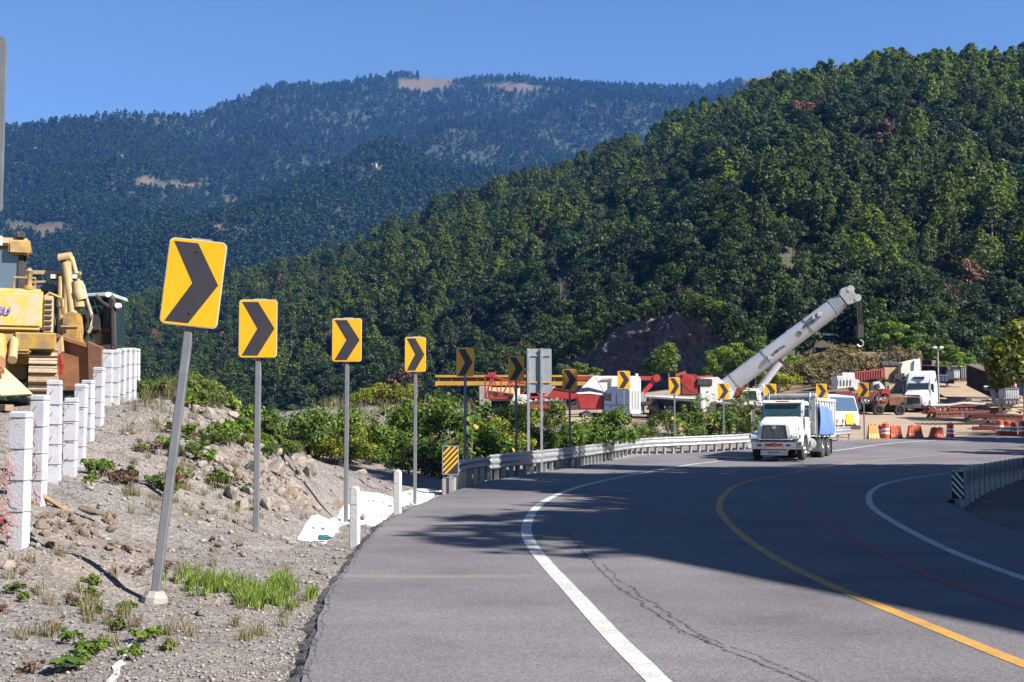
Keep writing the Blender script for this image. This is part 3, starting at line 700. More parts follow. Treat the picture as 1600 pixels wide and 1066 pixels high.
# ================================================================== ROADSIDE
# ---- chevron signs
m_syel = mat('yellow sign face', (.70, .315, .003), .42, var=.05, vs=2, col2=(.58, .29, .02), c2amt=(.58, .9))
m_sblk = mat('black sign print', (.024, .022, .027), .5, var=.1)
m_edge = mat('sign edge metal', (.55, .53, .5), .5, .4, var=.1)
def rrect(w, h, r, n=5):
    out = []
    for cx, cz, a0 in ((w/2-r, h/2-r, 0), (-w/2+r, h/2-r, 90), (-w/2+r, -h/2+r, 180), (w/2-r, -h/2+r, 270)):
        for k in range(n+1):
            a = R(a0+90*k/n); out.append((cx+r*math.cos(a), cz+r*math.sin(a)))
    return out
CHEV = [(.08,.04),(.50,.04),(.935,.5),(.50,.965),(.085,.965),(.485,.5)]
def chevron(cx, top, h, base, pole_x, label, Y=None, yaw=0, lean=0, asp=.655, dents=0):
    Y = Y or FPX*.9/h
    pt = at(cx, top, Y); g = gz1(pt.x, pt.y)
    if base: g = at(pole_x, base, Y).z
    t = thing('chevron_sign', label, 'road sign', (pt.x, Y, g), 0, 'chevron signs round the outside of the curve')
    hh = pt.z-g                          # height of panel top over the foot
    w_, h_ = .9*asp, .9
    s = .04
    po = MB(); po.box(0, 0, (hh-.05)/2-.15, .085, .085, hh+.25)
    po.build('post', m_post, t, bevel=.008)
    pan = MB(); pan.prism([(x, z+hh-h_/2) for x, z in rrect(w_, h_, .055)], 'y', -.075, -.055)
    p = pan.build('panel', m_edge, t)
    fc = MB(); fc.prism([(x, z+hh-h_/2) for x, z in rrect(w_-.016, h_-.016, .05)], 'y', -.079, -.074); f = fc.build('face', m_syel, p)
    ch = MB(); ch.prism([((a-.5)*w_, hh-b*h_) for a, b in CHEV], 'y', -.0815, -.078); ch.build('chevron', m_sblk, p)
    br = MB(); br.box(0, -.05, hh-.12, w_*.55, .02, .05); br.box(0, -.05, hh-h_+.14, w_*.55, .02, .05); br.box(.03, -.062, hh+.008, .2, .012, .018)
    br.build('bracket', m_alu, t)
    for q in (hh-.12, hh-h_+.14):
        bo = MB(); bo.lathe([(.014, -.084), (.010, -.090)], (0, 0, q), 'y', 8); bo.build('bolt', m_sblk, p)
    t.rotation_euler = (0, lean, yaw)
    return t
# the near leaning one
s1 = at(238, 942, 13.1)
t1 = chevron(308, 372, 137, 942, 240, 'largest and nearest yellow chevron sign, leaning to the right on its grey post', Y=13.1)
t1.location = (s1.x+.02, 13.1, s1.z); t1.rotation_euler = (R(-1), R(6.0), R(2))
MB().add(*(lambda b: (b.v, b.f))(MB().lathe([(.14,-.05),(.13,.06),(.09,.12)], (0,0,0), 'z', 9))).build('footing', m_conc, t1)
chevron(405, 469, 91, 826, 398, 'second largest chevron sign, upright beside the leaning one', yaw=R(1))
chevron(543, 498, 68, 815, 540, 'third chevron sign from the left, standing in the white gutter', asp=.68)
chevron(649.5, 527, 54.5, 785, 644, 'fourth chevron sign from the left, last bright one before the guardrail end', asp=.6)
chevron(727, 544, 45, None, 722, 'shaded chevron sign above the striped guardrail marker', asp=.6)
chevron(806.5, 557, 38.5, None, 803, 'shaded chevron sign overlapping the grey back of the big sign', asp=.65)
chevron(890, 577, 33, None, 889, 'shaded chevron sign just right of the big grey sign back', asp=.70)
chevron(974.5, 580, 30.5, None, 973, 'chevron sign in front of the white and red truck cab', Y=64.5, asp=.70)
chevron(1053.5, 590, 27.5, None, 1052, 'chevron sign above the crane truck wheels', Y=67.5, asp=.66)
chevron(1130, 599, 25.5, None, 1129, 'chevron sign at the foot of the raised crane boom', Y=72, asp=.7)
chevron(1203, 600, 25.5, None, 1203, 'chevron sign half hidden behind the dump truck body front', Y=74, asp=.78)
chevron(1283, 600, 25.5, None, 1283, 'chevron sign above the dump truck tailgate by the crane cab', Y=77, asp=.72)
chevron(1349, 598, 24, None, 1349, 'farthest chevron sign, thin white post by the guardrail end', Y=80, yaw=R(-14), asp=.72)

# ---- back of a large sign on two posts
Y = 50; a_, b_ = at(822, 545, Y), at(862, 614, Y); g = min(gz1(a_.x, Y), .3)
t = thing('information_sign', 'grey unpainted back of a large road sign on two galvanised posts', 'road sign', (at(842, 600, Y).x, Y, g))
lx0, lx1 = a_.x-t.location.x, b_.x-t.location.x
pn = MB().prism([(x+(lx0+lx1)/2, z+(a_.z+b_.z)/2-g) for x, z in rrect(lx1-lx0, a_.z-b_.z, .06)], 'y', .03, .05).build('panel', mat('bare aluminium sheet', (.30, .31, .32), .5, .4, var=.1, vs=1.5), t)
for px in (825.5, 846):
    x = at(px, 600, Y).x-t.location.x
    MB().bb(x-.05, x+.05, -.08, .02, -.6, a_.z-g+.01).build('post', m_alu, t, bevel=.008)
MB().bb(lx0+.06, lx1-.06, -.006, .028, (b_.z-g)+.38, (b_.z-g)+.44).build('rail', mat('tan strap', (.38, .24, .12), .7), t)
MB().bb(lx0+.06, lx1-.06, -.006, .028, (a_.z-g)-.3, (a_.z-g)-.24).build('rail', m_alu, t)

# ---- plate at the left picture edge
Y = 9.; p0, p1 = at(12, 58, Y), at(12, 336, Y)
t = thing('road_sign', 'edge of a grey metal sign plate high at the left border', 'road sign', (p0.x-.42, Y, gz1(p0.x-.42, Y)))
zz = t.location.z
MB().prism([(x, z+(p0.z+p1.z)/2-zz) for x, z in rrect(.84, p0.z-p1.z, .05)], 'y', -.03, -.005).build('panel', m_post, t)
MB().bb(-.05, .05, 0, .1, -.4, p0.z-zz-.1).build('post', m_post, t)

# ---- white concrete posts of the fence on the bank
fence = thing('post_fence', 'white concrete post fence climbing the gravel bank beside the yellow dozers', 'fence', (-6.5, 18, gz1(-6.5, 18)))
m_wpost = mat('white painted concrete post', (.37, .37, .395), .8, var=.10, vs=6, col2=(.55, .52, .5), c2amt=(.62, .8), bump=.3, bs=50)
m_wire = mat('rusty wire', (.12, .10, .09), .7, .4, var=.2)
PO = [(33,643,842,13.6),(62,617,787,16.4),(87.5,594,752,18),(112,622,745,20),(126,600,725,21.7),(139,594,690,23.1),(154.5,574,674,24.6),(170,547,640,26.3),(181,547,640,27.2),(190,545,636,28),(199,544,632,28.8),(207,544,628,29.6),(213,545,626,30.4)]
tops = []
for px, yt_, yb_, Y in PO:
    a_, b_ = at(px, yt_, Y), at(px, yb_, Y); H = a_.z-b_.z
    L0 = fence.location; x, y = a_.x-L0.x, Y-L0.y; z0 = b_.z-L0.z
    mb = MB(); w = .088
    nseg = max(3, round(H/.31)); zs = [z0+H-.075-k*(H-.05)/nseg*1.02 for k in range(nseg+1)]
    secs = []
    def ring(z, w_): return [(x-w_, y-w_, z), (x+w_, y-w_, z), (x+w_, y+w_, z), (x-w_, y+w_, z)]
    secs.append(ring(z0-.35, w))
    for z in sorted(zs)[1:]: secs += [ring(z-.012, w), ring(z-.008, w-.010), ring(z+.008, w-.010), ring(z+.012, w)]
    secs += [ring(z0+H-.015, w), ring(z0+H, w-.015)]
    mb.loft(secs); rzv = random.uniform(-.12, .12)
    lean = Matrix.Translation((x, y, z0)) @ Matrix.Rotation(random.uniform(-.012, .012), 4, 'X') @ Matrix.Rotation(random.uniform(-.012, .012), 4, 'Y') @ Matrix.Rotation(rzv, 4, 'Z') @ Matrix.Translation((-x, -y, -z0))
    po = mb.xf(lean).build('post', m_wpost, fence)
    wr = MB()
    for z in sorted(zs)[1:]: wr.tube([(x-w-.004, y-w-.004, z), (x+w+.004, y-w-.004, z+random.uniform(-.01,.01))], .004, 4)
    wr.build('wire_wrap', m_wire, po)
    tops.append((x, y, z0, H))
wr = MB()
for (x, y, z0, H), (x2, y2, z2, H2) in zip(tops, tops[1:]):
    for fr in (.9, .68, .45, .24):
        pts_ = []
        for k in range(7):
            s = k/6; pts_.append((x+(x2-x)*s, y-.1+(y2-y)*s, z0+H*fr+(z2+H2*fr-z0-H*fr)*s-.05*math.sin(math.pi*s)))
        wr.tube(pts_, .0035, 4)
wr.build('wire_strands', m_wire, fence)
# torn orange netting on the two nearest posts
m_net = mat('orange netting', (.45, .13, .085), .6, var=.2)
for (i, nm) in ((0, 'tattered orange netting hanging on the nearest white fence post'), (1, 'tattered orange netting hanging on the second white fence post')):
    x, y, z0, H = tops[i]; mb = MB(); rg = random.Random(i+4)
    for k in range(24):
        zz_ = z0+H*(.02+.75*rg.random()**1.6); xx = x-.09+(.05*rg.random() if i == 0 else .17*rg.random()); pts_ = [(xx, y-.105, zz_)]
        for q in range(4): pts_.append((pts_[-1][0]+rg.uniform(-.045, .05), y-.105-rg.random()*.02, pts_[-1][2]-rg.uniform(-.03, .09)))
        mb.tube(pts_, .003, 3)
    for k in range(8):
        a = rg.random()*6; pts_ = [(x-.12+rg.uniform(-.05, .1), y-.14, z0+.02+rg.random()*.25)]
        for q in range(5): pts_.append((pts_[-1][0]+rg.uniform(-.05, .05), y-.14-rg.random()*.03, max(z0, pts_[-1][2]+rg.uniform(-.05, .05))))
        mb.tube(pts_, .006, 3)
    tag(mb.xf(Matrix.Translation(fence.location)).build('netting', m_net), nm, 'netting')

# ---- bollards
for px, yt_, yb_, Y, lab in ((554, 760, 853, 20.3, 'nearer white delineator post at the asphalt edge'), (621, 734, 803, 26.5, 'farther white delineator post before the guardrail')):
    a_, b_ = at(px, yt_, Y), at(px, yb_, Y); H = a_.z-b_.z
    t = thing('delineator_post', lab, 'post', (b_.x, Y, b_.z), R(-14))
    w = .075
    prof = [(-w, -.3), (w, -.3), (w, H-w)]+[(w*math.cos(R(k*18)), H-w+w*math.sin(R(k*18))) for k in range(1, 10)]+[(-w, H-w)]
    MB().prism(prof, 'y', -.05, .06).build('shaft', m_wconc, t, bevel=.018, smooth=40)
    MB().bb(-.055, .055, -.054, -.049, H*.70, H*.82).build('reflector', mat('dull reflector', (.55, .52, .47), .4), t)

# ---- whitewashed gutter with flared apron
gut = []
nc = 9; ys = np.arange(20.8, 38.5, .15)
for y in ys:
    a = float(np.interp(y, [q[0] for q in GC], [q[1] for q in GC])); b = float(np.interp(y, [q[0] for q in GC], [q[2] for q in GC]))
    a += .14*mnoise.noise((y*.7, 0, 1))+.04*mnoise.noise((y*3, 0, 2)); b += .10*mnoise.noise((y*1.8, 4, 1))+.05*mnoise.noise((y*6, 4, 1))
    for k in range(nc):
        s = k/(nc-1); x = a+(b-a)*s
        gut.append((x, y, 0))
gut = np.array(gut); sr = np.tile(np.arange(nc)/(nc-1), len(ys))
gut[:, 2] = gz(gut[:, 0], gut[:, 1])+.055-.05*np.sin(np.pi*sr)+np.where((sr < .01) | (sr > .99), -.16, 0)+np.array([.012*mnoise.noise((x*3, y*3, 0)) for x, y, _ in gut])
m_gut = mat('lime washed concrete', (.44, .435, .425), .85, var=.06, vs=3, col2=(.42, .39, .35), c2amt=(.60, .74), bump=.4, bs=25)
tag(obj('gutter', raw_mesh('gutter', gut, gridfaces(len(ys), nc), True), m_gut), kind='structure')
# strip of old whitewash on the gravel at the lower left
v = []
for k in range(24):
    y = 8.2+k*.1; x = -2.62-.02*k+.04*mnoise.noise((k*.5, 0, 0)); w = .10*(1-k/26)+.05*mnoise.noise((k*.7, 5, 0))
    for s in (-1, 1): v.append((x+s*w/2+.03*mnoise.noise((k*2.1, s*3, 1)), y, gz1(x+s*w/2, y)+.010+.008*mnoise.noise((k*1.3, s, 4))))
tag(obj('painted_kerb_strip', raw_mesh('painted_kerb_strip', v, gridfaces(24, 2)), m_gut), kind='structure')

# ---- guardrails
WB = [(0,.155),(.03,.150),(.075,.115),(.078,.085),(.02,.03),(.015,0),(.02,-.03),(.078,-.085),(.075,-.115),(.03,-.150),(0,-.155)]
TB = [(0,.25),(.03,.245),(.075,.21),(.078,.18),(.02,.125),(.02,.10),(.078,.05),(.078,-.05),(.02,-.10),(.02,-.125),(.078,-.18),(.075,-.21),(.03,-.245),(0,-.25)]
def rail_strip(name, path, prof, zc, parent, side, o0):
    """path: list of Vector ground points; profile bulges to the given side"""
    v = []; n = len(path)
    for i, p in enumerate(path):
        d = (path[min(i+1, n-1)]-path[max(i-1, 0)]); d.z = 0; d.normalize(); nr = Vector((d.y, -d.x, 0))*side
        for a, b in prof: q = p+nr*(a+.09)+Vector((0, 0, zc+b)); v.append(q-o0)
    me = raw_mesh(name, v, gridfaces(n, len(prof)), True); o = obj(name, me, m_alu, parent)
    md = o.modifiers.new('thick', 'SOLIDIFY'); md.thickness = .004; return o
def pathpts(xy, step=.5):
    c = smoothline(spline(xy, step), 6)
    return [Vector((p.x, p.y, float(zr(p.y))-.03)) for p in c]
LP = [(-1.75,36.2),(-1.15,41.5),(.95,49.8),(4.1,59.9),(6.5,65.6),(9.7,68.2),(12.1,70.1),(15.5,73.6)]
lp = pathpts(LP)
gl = thing('guardrail', 'long galvanised guardrail on dense posts round the outside of the curve', 'guardrail', lp[0])
i1 = next(i for i, p in enumerate(lp) if p.y > 42.5)
rail_strip('rail', lp[:i1+1], WB, .62, gl, 1, lp[0])
rail_strip('rail', lp[i1:], TB, .60, gl, 1, lp[0])
# rounded end of the near rail
mb = MB(); mb.prism([(a*1.0, b) for a, b in WB]+[(-.06, -.155), (-.06, .155)], 'y', -.02, .02)
acc = 0; last = lp[0]; nextd = .15; pm = MB()
post_me = MB().bb(-.05, .05, -.075, .075, -.5, .80).mesh('post', .006); k = 0
for i in range(1, len(lp)):
    seg = (lp[i]-lp[i-1]).length
    while acc+seg >= nextd:
        p = lp[i-1].lerp(lp[i], (nextd-acc)/seg); d = (lp[i]-lp[i-1]); ang = math.atan2(d.y, d.x)
        o = obj('post', post_me, m_alu, gl); o.location = p-lp[0]; o.rotation_euler = (0, 0, ang)
        nextd += 1.0 if p.y < 52 else .62
    acc += seg
# bolts/splice plates along the rail
for i in range(4, len(lp)-2, 8):
    p = lp[i]; d = (lp[i+1]-lp[i-1]).normalized(); nr = Vector((d.y, -d.x, 0)); q = p+nr*.172-lp[0]
    mb = MB()
    for dz in (-.1, 0, .1) if p.y > 42 else (-.1, .1): mb.box(q.x, q.y, q.z+.61+dz, .03, .03, .03)
    mb.build('splice_bolts', m_alu, gl)
# short guardrail beyond the dump truck
sp_ = [Vector((x, y, float(zr(y))-.03)) for x, y in ((17.6,76.2),(18.4,77.0),(19.2,77.9),(20.0,78.7),(20.9,79.6))]
gs = thing('guardrail', 'short end piece of guardrail behind the dump truck near the cones', 'guardrail', sp_[0])
rail_strip('rail', sp_, TB, .62, gs, 1, sp_[0])
for i in range(len(sp_)):
    p = sp_[i]; o = obj('post', post_me, m_alu, gs); o.location = p-sp_[0]
# right guardrail in the shade
rp = pathpts([(10.65,30.6),(11.6,32.6),(14.2,37.4),(17.6,43.2),(24,51),(36,58.5)])
gr = thing('guardrail', 'guardrail with corrugated posts on the inside of the curve at right', 'guardrail', rp[0])
rail_strip('rail', rp, WB, .62, gr, -1, rp[0])
acc = 0; nextd = .5
for i in range(1, len(rp)):
    seg = (rp[i]-rp[i-1]).length
    while acc+seg >= nextd:
        p = rp[i-1].lerp(rp[i], (nextd-acc)/seg); d = rp[i]-rp[i-1]
        o = obj('post', post_me, m_alu, gr); o.location = p-rp[0]; o.rotation_euler = (0, 0, math.atan2(d.y, d.x)); nextd += .95
    acc += seg
# curled terminal of the right rail
mb = MB(); secs = []
for k in range(8):
    a = R(-20+k*24); c = Vector((-.10+.20*math.sin(a), -.05-.22*math.sin(a)*.6-.18*(1-math.cos(a))*.2-k*.03, 0)); secs.append([(c.x-.02, c.y, .77), (c.x+.02, c.y, .77), (c.x+.02, c.y, .46), (c.x-.02, c.y, .46)])
mb.loft(secs).build('terminal', m_alu, gr)
# hazard markers
def marker(loc, w, h, z0, colr, lab, rz, flip):
    t = thing('hazard_marker', lab, 'hazard marker', loc, rz)
    MB().prism([(x, z+z0+h/2) for x, z in rrect(w, h, .02)], 'y', -.012, 0).build('panel', m_alu, t)
    f = MB().bb(-w/2+.025, w/2-.025, -.016, -.0115, z0+.025, z0+h-.025).build('face', m_sblk, t)
    wi, hi = w/2-.025, h-.05; n_ = 5 if colr == 'y' else 4
    for k in range(n_):
        # slanted stripe clipped to the face
        st = hi/n_; za = z0+.025+k*st-.10; poly = []
        def zz_(x, off): return za+off+(x+wi)*(1.05 if not flip else -1.05)+(0 if not flip else 2*wi*1.05)
        pts_ = [(-wi, zz_(-wi, 0)), (wi, zz_(wi, 0)), (wi, zz_(wi, st*.5)), (-wi, zz_(-wi, st*.5))]
        lo, hi_ = z0+.025, z0+h-.025
        # sample clip
        up = [];dn = []
        for q in range(13):
            x = -wi+2*wi*q/12; a = max(lo, zz_(x, 0)); b = min(hi_, zz_(x, st*.5))
            if b > a+.002: up.append((x, b)); dn.append((x, a))
        if len(up) > 1: MB().prism(dn+up[::-1], 'y', -.0185, -.0155).build('stripe', mat('amber stripe', (.62, .34, .01), .45) if colr == 'y' else m_reflw, t)
    MB().bb(-.04, .04, .0, .06, -.3, z0+h-.1).build('post', m_alu, t)
    return t
p = at(704, 725, 35.4); marker((p.x, 35.4, -.05), .46, .80, .50, 'y', 'yellow and black striped marker at the near guardrail end', R(-2), False)
p = at(1496, 760, 30.0); marker((p.x, 30.0, -.05), .34, .66, .12, 'w', 'white and black striped marker at the right guardrail end', R(8), True)
# end block under marker
p = at(704, 757, 35.2); tag(MB().bb(p.x-.26, p.x+.12, 35.45, 35.9, -.3, .36).build('end_block', m_conc, bevel=.03), 'small dark concrete block under the striped marker', 'block')

# ---- stones
def rock_mesh(seed, sub=2):
    rg = np.random.default_rng(seed); bm = bmesh.new(); bmesh.ops.create_icosphere(bm, subdivisions=sub, radius=1)
    pl = [(d/np.linalg.norm(d), .42+.40*rg.random()) for d in rg.normal(size=(12, 3))]; sc = np.array([1, .6+.4*rg.random(), .5+.35*rg.random()])
    for v in bm.verts:
        c = np.array(v.co)
        for d, k in pl:
            s = c @ d
            if s > k: c = c-d*(s-k)*.92
        c *= sc*(1+.06*rg.normal()*.5); v.co = c
    me = bpy.data.meshes.new('rock'); bm.to_mesh(me); bm.free(); return me
m_rock = mat('pale limestone', (.225, .198, .170), .95, var=.25, vs=2.5, col2=(.26, .21, .16), c2amt=(.5, .75), bump=.6, bs=14)
m_rock2 = mat('brown stone', (.21, .15, .11), .95, var=.3, vs=2.5, bump=.6, bs=14)
m_clod = mat('dry clod', (.165, .125, .092), .98, var=.25, vs=4, bump=.7, bs=20)
RK = [rock_mesh(i) for i in range(8)]; RK2 = [m.copy() for m in RK[:4]]; RK3 = [m.copy() for m in RK]
for m_ in RK: m_.materials.append(m_rock)
for m_ in RK2: m_.materials.append(m_rock2)
for m_ in RK3: m_.materials.append(m_clod)
def rock(x, y, s, label, group=None, ms=RK, sink=.3, flat=1):
    o = obj('rock', random.choice(ms), None); o.location = (x, y, gz1(x, y)+s*(.5-sink)*flat); o.scale = (s, s*random.uniform(.75, 1), s*flat*random.uniform(.8, 1.1))
    o.rotation_euler = (random.uniform(-.5, .5), random.uniform(-.5, .5), random.random()*6); return tag(o, label, 'rock', group)
def gpx(px, py, y0=6, y1=60):
    d = ray(px, py); ys_ = np.arange(y0, y1, .2); X = d[0]*ys_/d[1]; Zr_ = CAMZ+d[2]*ys_/d[1]
    b = np.where(Zr_ < gz(X, ys_, False))[0]
    i = b[0] if len(b) else len(ys_)-1
    return float(X[i]), float(ys_[i])
for px, py, s, lab, ms in ((205, 678, .14, 'reddish brown boulder lying high on the rubble slope behind the fence', RK2), (562, 746, .30, 'pale boulder with a flat top beyond the white gutter', RK), (530, 748, .24, 'boulder against the third chevron post', RK),
    (430, 738, .40, 'big pale slab at the toe of the rubble slope', RK), (484, 738, .36, 'light block below the weeds at the slope toe', RK), (468, 725, .26, 'grey white stone among weeds near the slope toe', RK),
    (455, 780, .20, 'dark sided stone at the foot of the slope', RK2), (437, 775, .18, 'pale round stone beside the dark sided one', RK), (527, 790, .16, 'reddish stone left of the third chevron post', RK2), (567, 812, .12, 'small grey stone in the gutter by the near delineator', RK),
    (504, 901, .10, 'pale stone by the asphalt edge next to the grass', RK), (12, 893, .10, 'pale stone at the left picture edge', RK), (400, 745, .35, 'pale boulder half buried in the slope', RK), (1566, 757, .16, 'stone on the lit gravel behind the right guardrail', RK)):
    x, y = gpx(px, py); rock(x, y, s, lab, ms=ms)
rg = random.Random(3)
for k in range(260):
    u = rg.random(); px = 290+210*rg.random(); py = 640+.55*(px-290)+rg.gauss(0, 42)+40*rg.random()
    if not 610 < py < 830: continue
    x, y = gpx(px, py)
    if x > -3.9: continue
    rock(x, y, .035+.20*rg.random()**3.0, 'pale broken stone on the rubble slope behind the chevron posts', 'stones on the rubble slope', RK, .35)
for k in range(70):
    px = 62+115*rg.random(); py = 800+50*rg.random()+.12*(px-62)
    if k > 52: px = 175+215*rg.random(); py = 848+20*rg.random()
    x, y = gpx(px, py); rock(x, y, .035+.09*rg.random()**1.5, 'dry earth clod in the broken pile under the timber', 'earth clods under the timber', RK3, .1)
for k in range(60):
    px = 150+400*rg.random(); py = 690+200*rg.random(); x, y = gpx(px, py)
    if x < XL(y)-.9: rock(x, y, .03+.05*rg.random(), 'loose stone on the gravel of the left bank', 'loose stones on the left bank', RK, .3)
# countless small gravel
def gravel(n, xr, yr, smin, smax, name, lab, m_, pw=2.5):
    rg_ = np.random.default_rng(n); Y_ = yr[0]+(yr[1]-yr[0])*rg_.random(n)**(1.6 if n > 9000 else .8); X_ = XL(Y_)-.12-(xr)*rg_.random(n)**1.1*(.35+.65*np.clip(Y_/16, 0, 1))
    Zg = gz(X_, Y_); s = smin+(smax-smin)*rg_.random(n)**pw
    base = np.array([(1,0,0),(-1,0,0),(0,1,0),(0,-1,0),(0,0,1),(0,0,-1)], float); tri = np.array([(0,2,4),(2,1,4),(1,3,4),(3,0,4),(2,0,5),(1,2,5),(3,1,5),(0,3,5)])
    a = rg_.random(n)*6.28; V = base[None]*(.6+.6*rg_.random((n, 6, 1)))*s[:, None, None]*np.array([1, .8, .6]); c, sn = np.cos(a)[:, None], np.sin(a)[:, None]
    V = np.stack([V[..., 0]*c-V[..., 1]*sn, V[..., 0]*sn+V[..., 1]*c, V[..., 2]], 2)+rg_.normal(size=(n, 6, 3))*s[:, None, None]*.12
    V += np.stack([X_, Y_, Zg+s*.25], 1)[:, None]
    F = tri[None]+np.arange(n)[:, None, None]*6
    tag(obj(name, raw_mesh(name, V.reshape(-1, 3), F.reshape(-1, 3)), m_), lab, 'gravel', kind='stuff')
m_grav = mat('gravel stones', (.175, .160, .148), .95, var=.15, vs=3, island=.4)
gravel(34000, 7.5, (7.8, 34), .005, .030, 'gravel', 'grey gravel and small stones scattered over the left bank', m_grav)
gravel(2200, 7.0, (12, 36), .015, .085, 'rubble', 'coarse pale rubble scattered over the left bank', m_grav, 3.0)
# timber and earth slab
x0, y0 = gpx(62, 795); x1, y1 = gpx(172, 828)
tag(MB().beam((x0, y0, gz1(x0, y0)+.13), (x1-.55, y1+.3, gz1(x1, y1)+.13), .11, .045).build('timber', m_wood, bevel=.006), 'weathered timber plank lying on the clods by the fence foot', 'plank')
o = rock(x1-.28, y1+.05, .26, 'long flat earth slab leaning at the end of the timber', ms=RK3, sink=.1); o.scale = (.30, .10, .07); o.rotation_euler = (.1, .22, -.3)
x0, y0 = gpx(0, 646); tag(MB().beam((x0-.3, y0+.2, gz1(x0, y0)+.06), (x0+.22, y0-.1, gz1(x0, y0)+.06), .2, .12).build('timber', m_wood, bevel=.006), 'short sawn timber block below the dozer ripper', 'plank')
# turquoise bottle and wrappers in the gutter
x, y = gpx(508, 847); tag(MB().lathe([(.02,-.12),(.045,-.11),(.045,.04),(.015,.09),(.015,.12)], (x, y, gz1(x, y)+.10), 'x', 10).build('bottle', glassmat('turquoise plastic', (.02,.10,.11), .25), smooth=40), 'crushed turquoise plastic bottle at the gutter mouth', 'bottle')

# ---- grass and weeds
def tuft(rg_, x, y, z, n, h, spread, w=.006):
    P = []; 
    for k in range(n):
        a = rg_.random()*6.28; r_ = spread*math.sqrt(rg_.random()); bx, by = x+r_*math.cos(a), y+r_*math.sin(a); hh = h*(.5+.6*rg_.random()); l = rg_.uniform(-.45, .45); l2 = rg_.uniform(-.45, .45)
        mx_, my__ = bx+l*hh*.35, by+l2*hh*.35; tx, ty = bx+l*hh, by+l2*hh; px_, py_ = w*math.cos(a+1.5), w*math.sin(a+1.5)
        P += [((bx-px_, by-py_, z), (bx+px_, by+py_, z), (mx_+px_*.7, my__+py_*.7, z+hh*.6), (mx_-px_*.7, my__-py_*.7, z+hh*.6)), ((mx_-px_*.7, my__-py_*.7, z+hh*.6), (mx_+px_*.7, my__+py_*.7, z+hh*.6), (tx+px_*.1, ty, z+hh), (tx-px_*.1, ty, z+hh))]
    return P
def quadmesh(name, quads):
    v = np.array(quads).reshape(-1, 3); return raw_mesh(name, v, np.arange(len(v)).reshape(-1, 4))
m_grass = leafmat('grass', [(0, (.06, .12, .02)), (.6, (.13, .21, .035)), (1, (.28, .28, .09))], trans=.3)
m_drygrass = leafmat('dry grass', [(0, (.13, .11, .05)), (.5, (.27, .22, .12)), (.8, (.10, .13, .04)), (1, (.20, .11, .08))], trans=.25)
Q = []
for px, py, wpx, n in ((405, 945, 45, 70), (340, 925, 60, 26), (440, 925, 18, 30), (300, 920, 30, 10), (490, 940, 20, 10)):
    for k in range(n):
        x, y = gpx(px+rg.gauss(0, wpx*.5), py+rg.gauss(0, 7), 6, 30)
        if x < XL(y)-.15: Q += tuft(rg, x, y, gz1(x, y)-.01, 24, .17, .06)
tag(obj('grass', quadmesh('grass', Q), m_grass), 'short green grass patch beside the leaning chevron post', 'grass', kind='stuff')
Q = []
for k in range(420):
    if k >= 260: px, py = 230+250*rg.random(), 640+180*rg.random()
    elif k < 150: px, py = 300+rg.gauss(0, 60), 600+rg.gauss(0, 14)+.30*abs(rg.gauss(0, 60))
    elif k < 205: px, py = 190+180*rg.random(), 760+rg.gauss(0, 30)
    else: px, py = 500*rg.random(), 870+150*rg.random()
    x, y = gpx(px, py, 6, 34)
    if x < XL(y)-.3: Q += tuft(rg, x, y, gz1(x, y)-.02, 26 if k < 260 else 12, .34 if k < 150 else .16, .14 if k < 150 else .07, .005)
for k in range(160):   # dry grass on the berm beyond the ditch
    x, y = rg.uniform(-9, 0), rg.uniform(47, 60); Q += tuft(rg, x, y, gz1(x, y)-.02, 14, .6, .4, .012)
tag(obj('dry_grass', quadmesh('dry_grass', Q), m_drygrass), 'dry brown grass and stalks along the bank and the berm', 'grass', kind='stuff')

def bush_mesh(seed, n, rad, leaf, nst=5, clumps=9, aspect=1.6, flat=.8):
    rg_ = np.random.default_rng(seed); cr = []
    for k in range(clumps):
        c = rg_.normal(size=3)*np.array([.42, .42, .28])*rad; c[2] = abs(c[2])+rad*(.35+.35*rg_.random()); rr = rad*(.28+.22*rg_.random())
        p, nn = blob_pts(rg_, c, (rr, rr, rr*flat), n//clumps, .35, .5); p[:, 2] = np.maximum(p[:, 2], .03); cr.append(leaf_quads(p, nn, leaf*(.6+.8*rg_.random(len(p))), rg_, aspect))
    st = [limb((rg_.normal()*.05, rg_.normal()*.05, -.2), tuple(rg_.normal(size=3)*np.array([.3, .3, .1])*rad+np.array([0, 0, rad*.8])), .02*rad+.006, .006, 4) for _ in range(nst)]
    return join(st), join(cr)
def place_bush(name, parts, m_, loc, s, label, cat, group=None, stem=m_bark, sz=1.0):
    t = thing(name, label, cat, loc, random.random()*6, group); t.scale = (s, s, s*sz)
    for nm, p, mm in (('stems', parts[0], stem), ('foliage', parts[1], m_)):
        obj(nm, p, None, t)
    return t
def bmesh_pair(parts, m_, stem=m_bark):
    a, b = raw_mesh('stems', *parts[0]), raw_mesh('foliage', *parts[1]); a.materials.append(stem); b.materials.append(m_); return a, b
SHR_G = [bmesh_pair(bush_mesh(400+i, 2300, 1.0, .066, 9, 15), m_midgreen) for i in range(3)]
SHR_B = [bmesh_pair(bush_mesh(410+i, 2600, 1.0, .065, clumps=14), m_bright) for i in range(2)]
SHR_Y = [bmesh_pair(bush_mesh(420+i, 1700, 1.0, .075, 9, 13), m_yleaf) for i in range(2)]
SHR_D = [bmesh_pair(bush_mesh(430+i, 1000, 1.0, .09, clumps=12), m_dry) for i in range(3)]
WEED = [bmesh_pair(bush_mesh(440+i, 240, .20, .035, 4, 6), m_bright if i else m_grass) for i in range(3)]
RWEED = [bmesh_pair(bush_mesh(450+i, 90, .20, .03, 8, 7, 2.4), leafmat('purple weed', [(0, (.08, .035, .03)), (1, (.16, .09, .06))], trans=.2)) for i in range(2)]
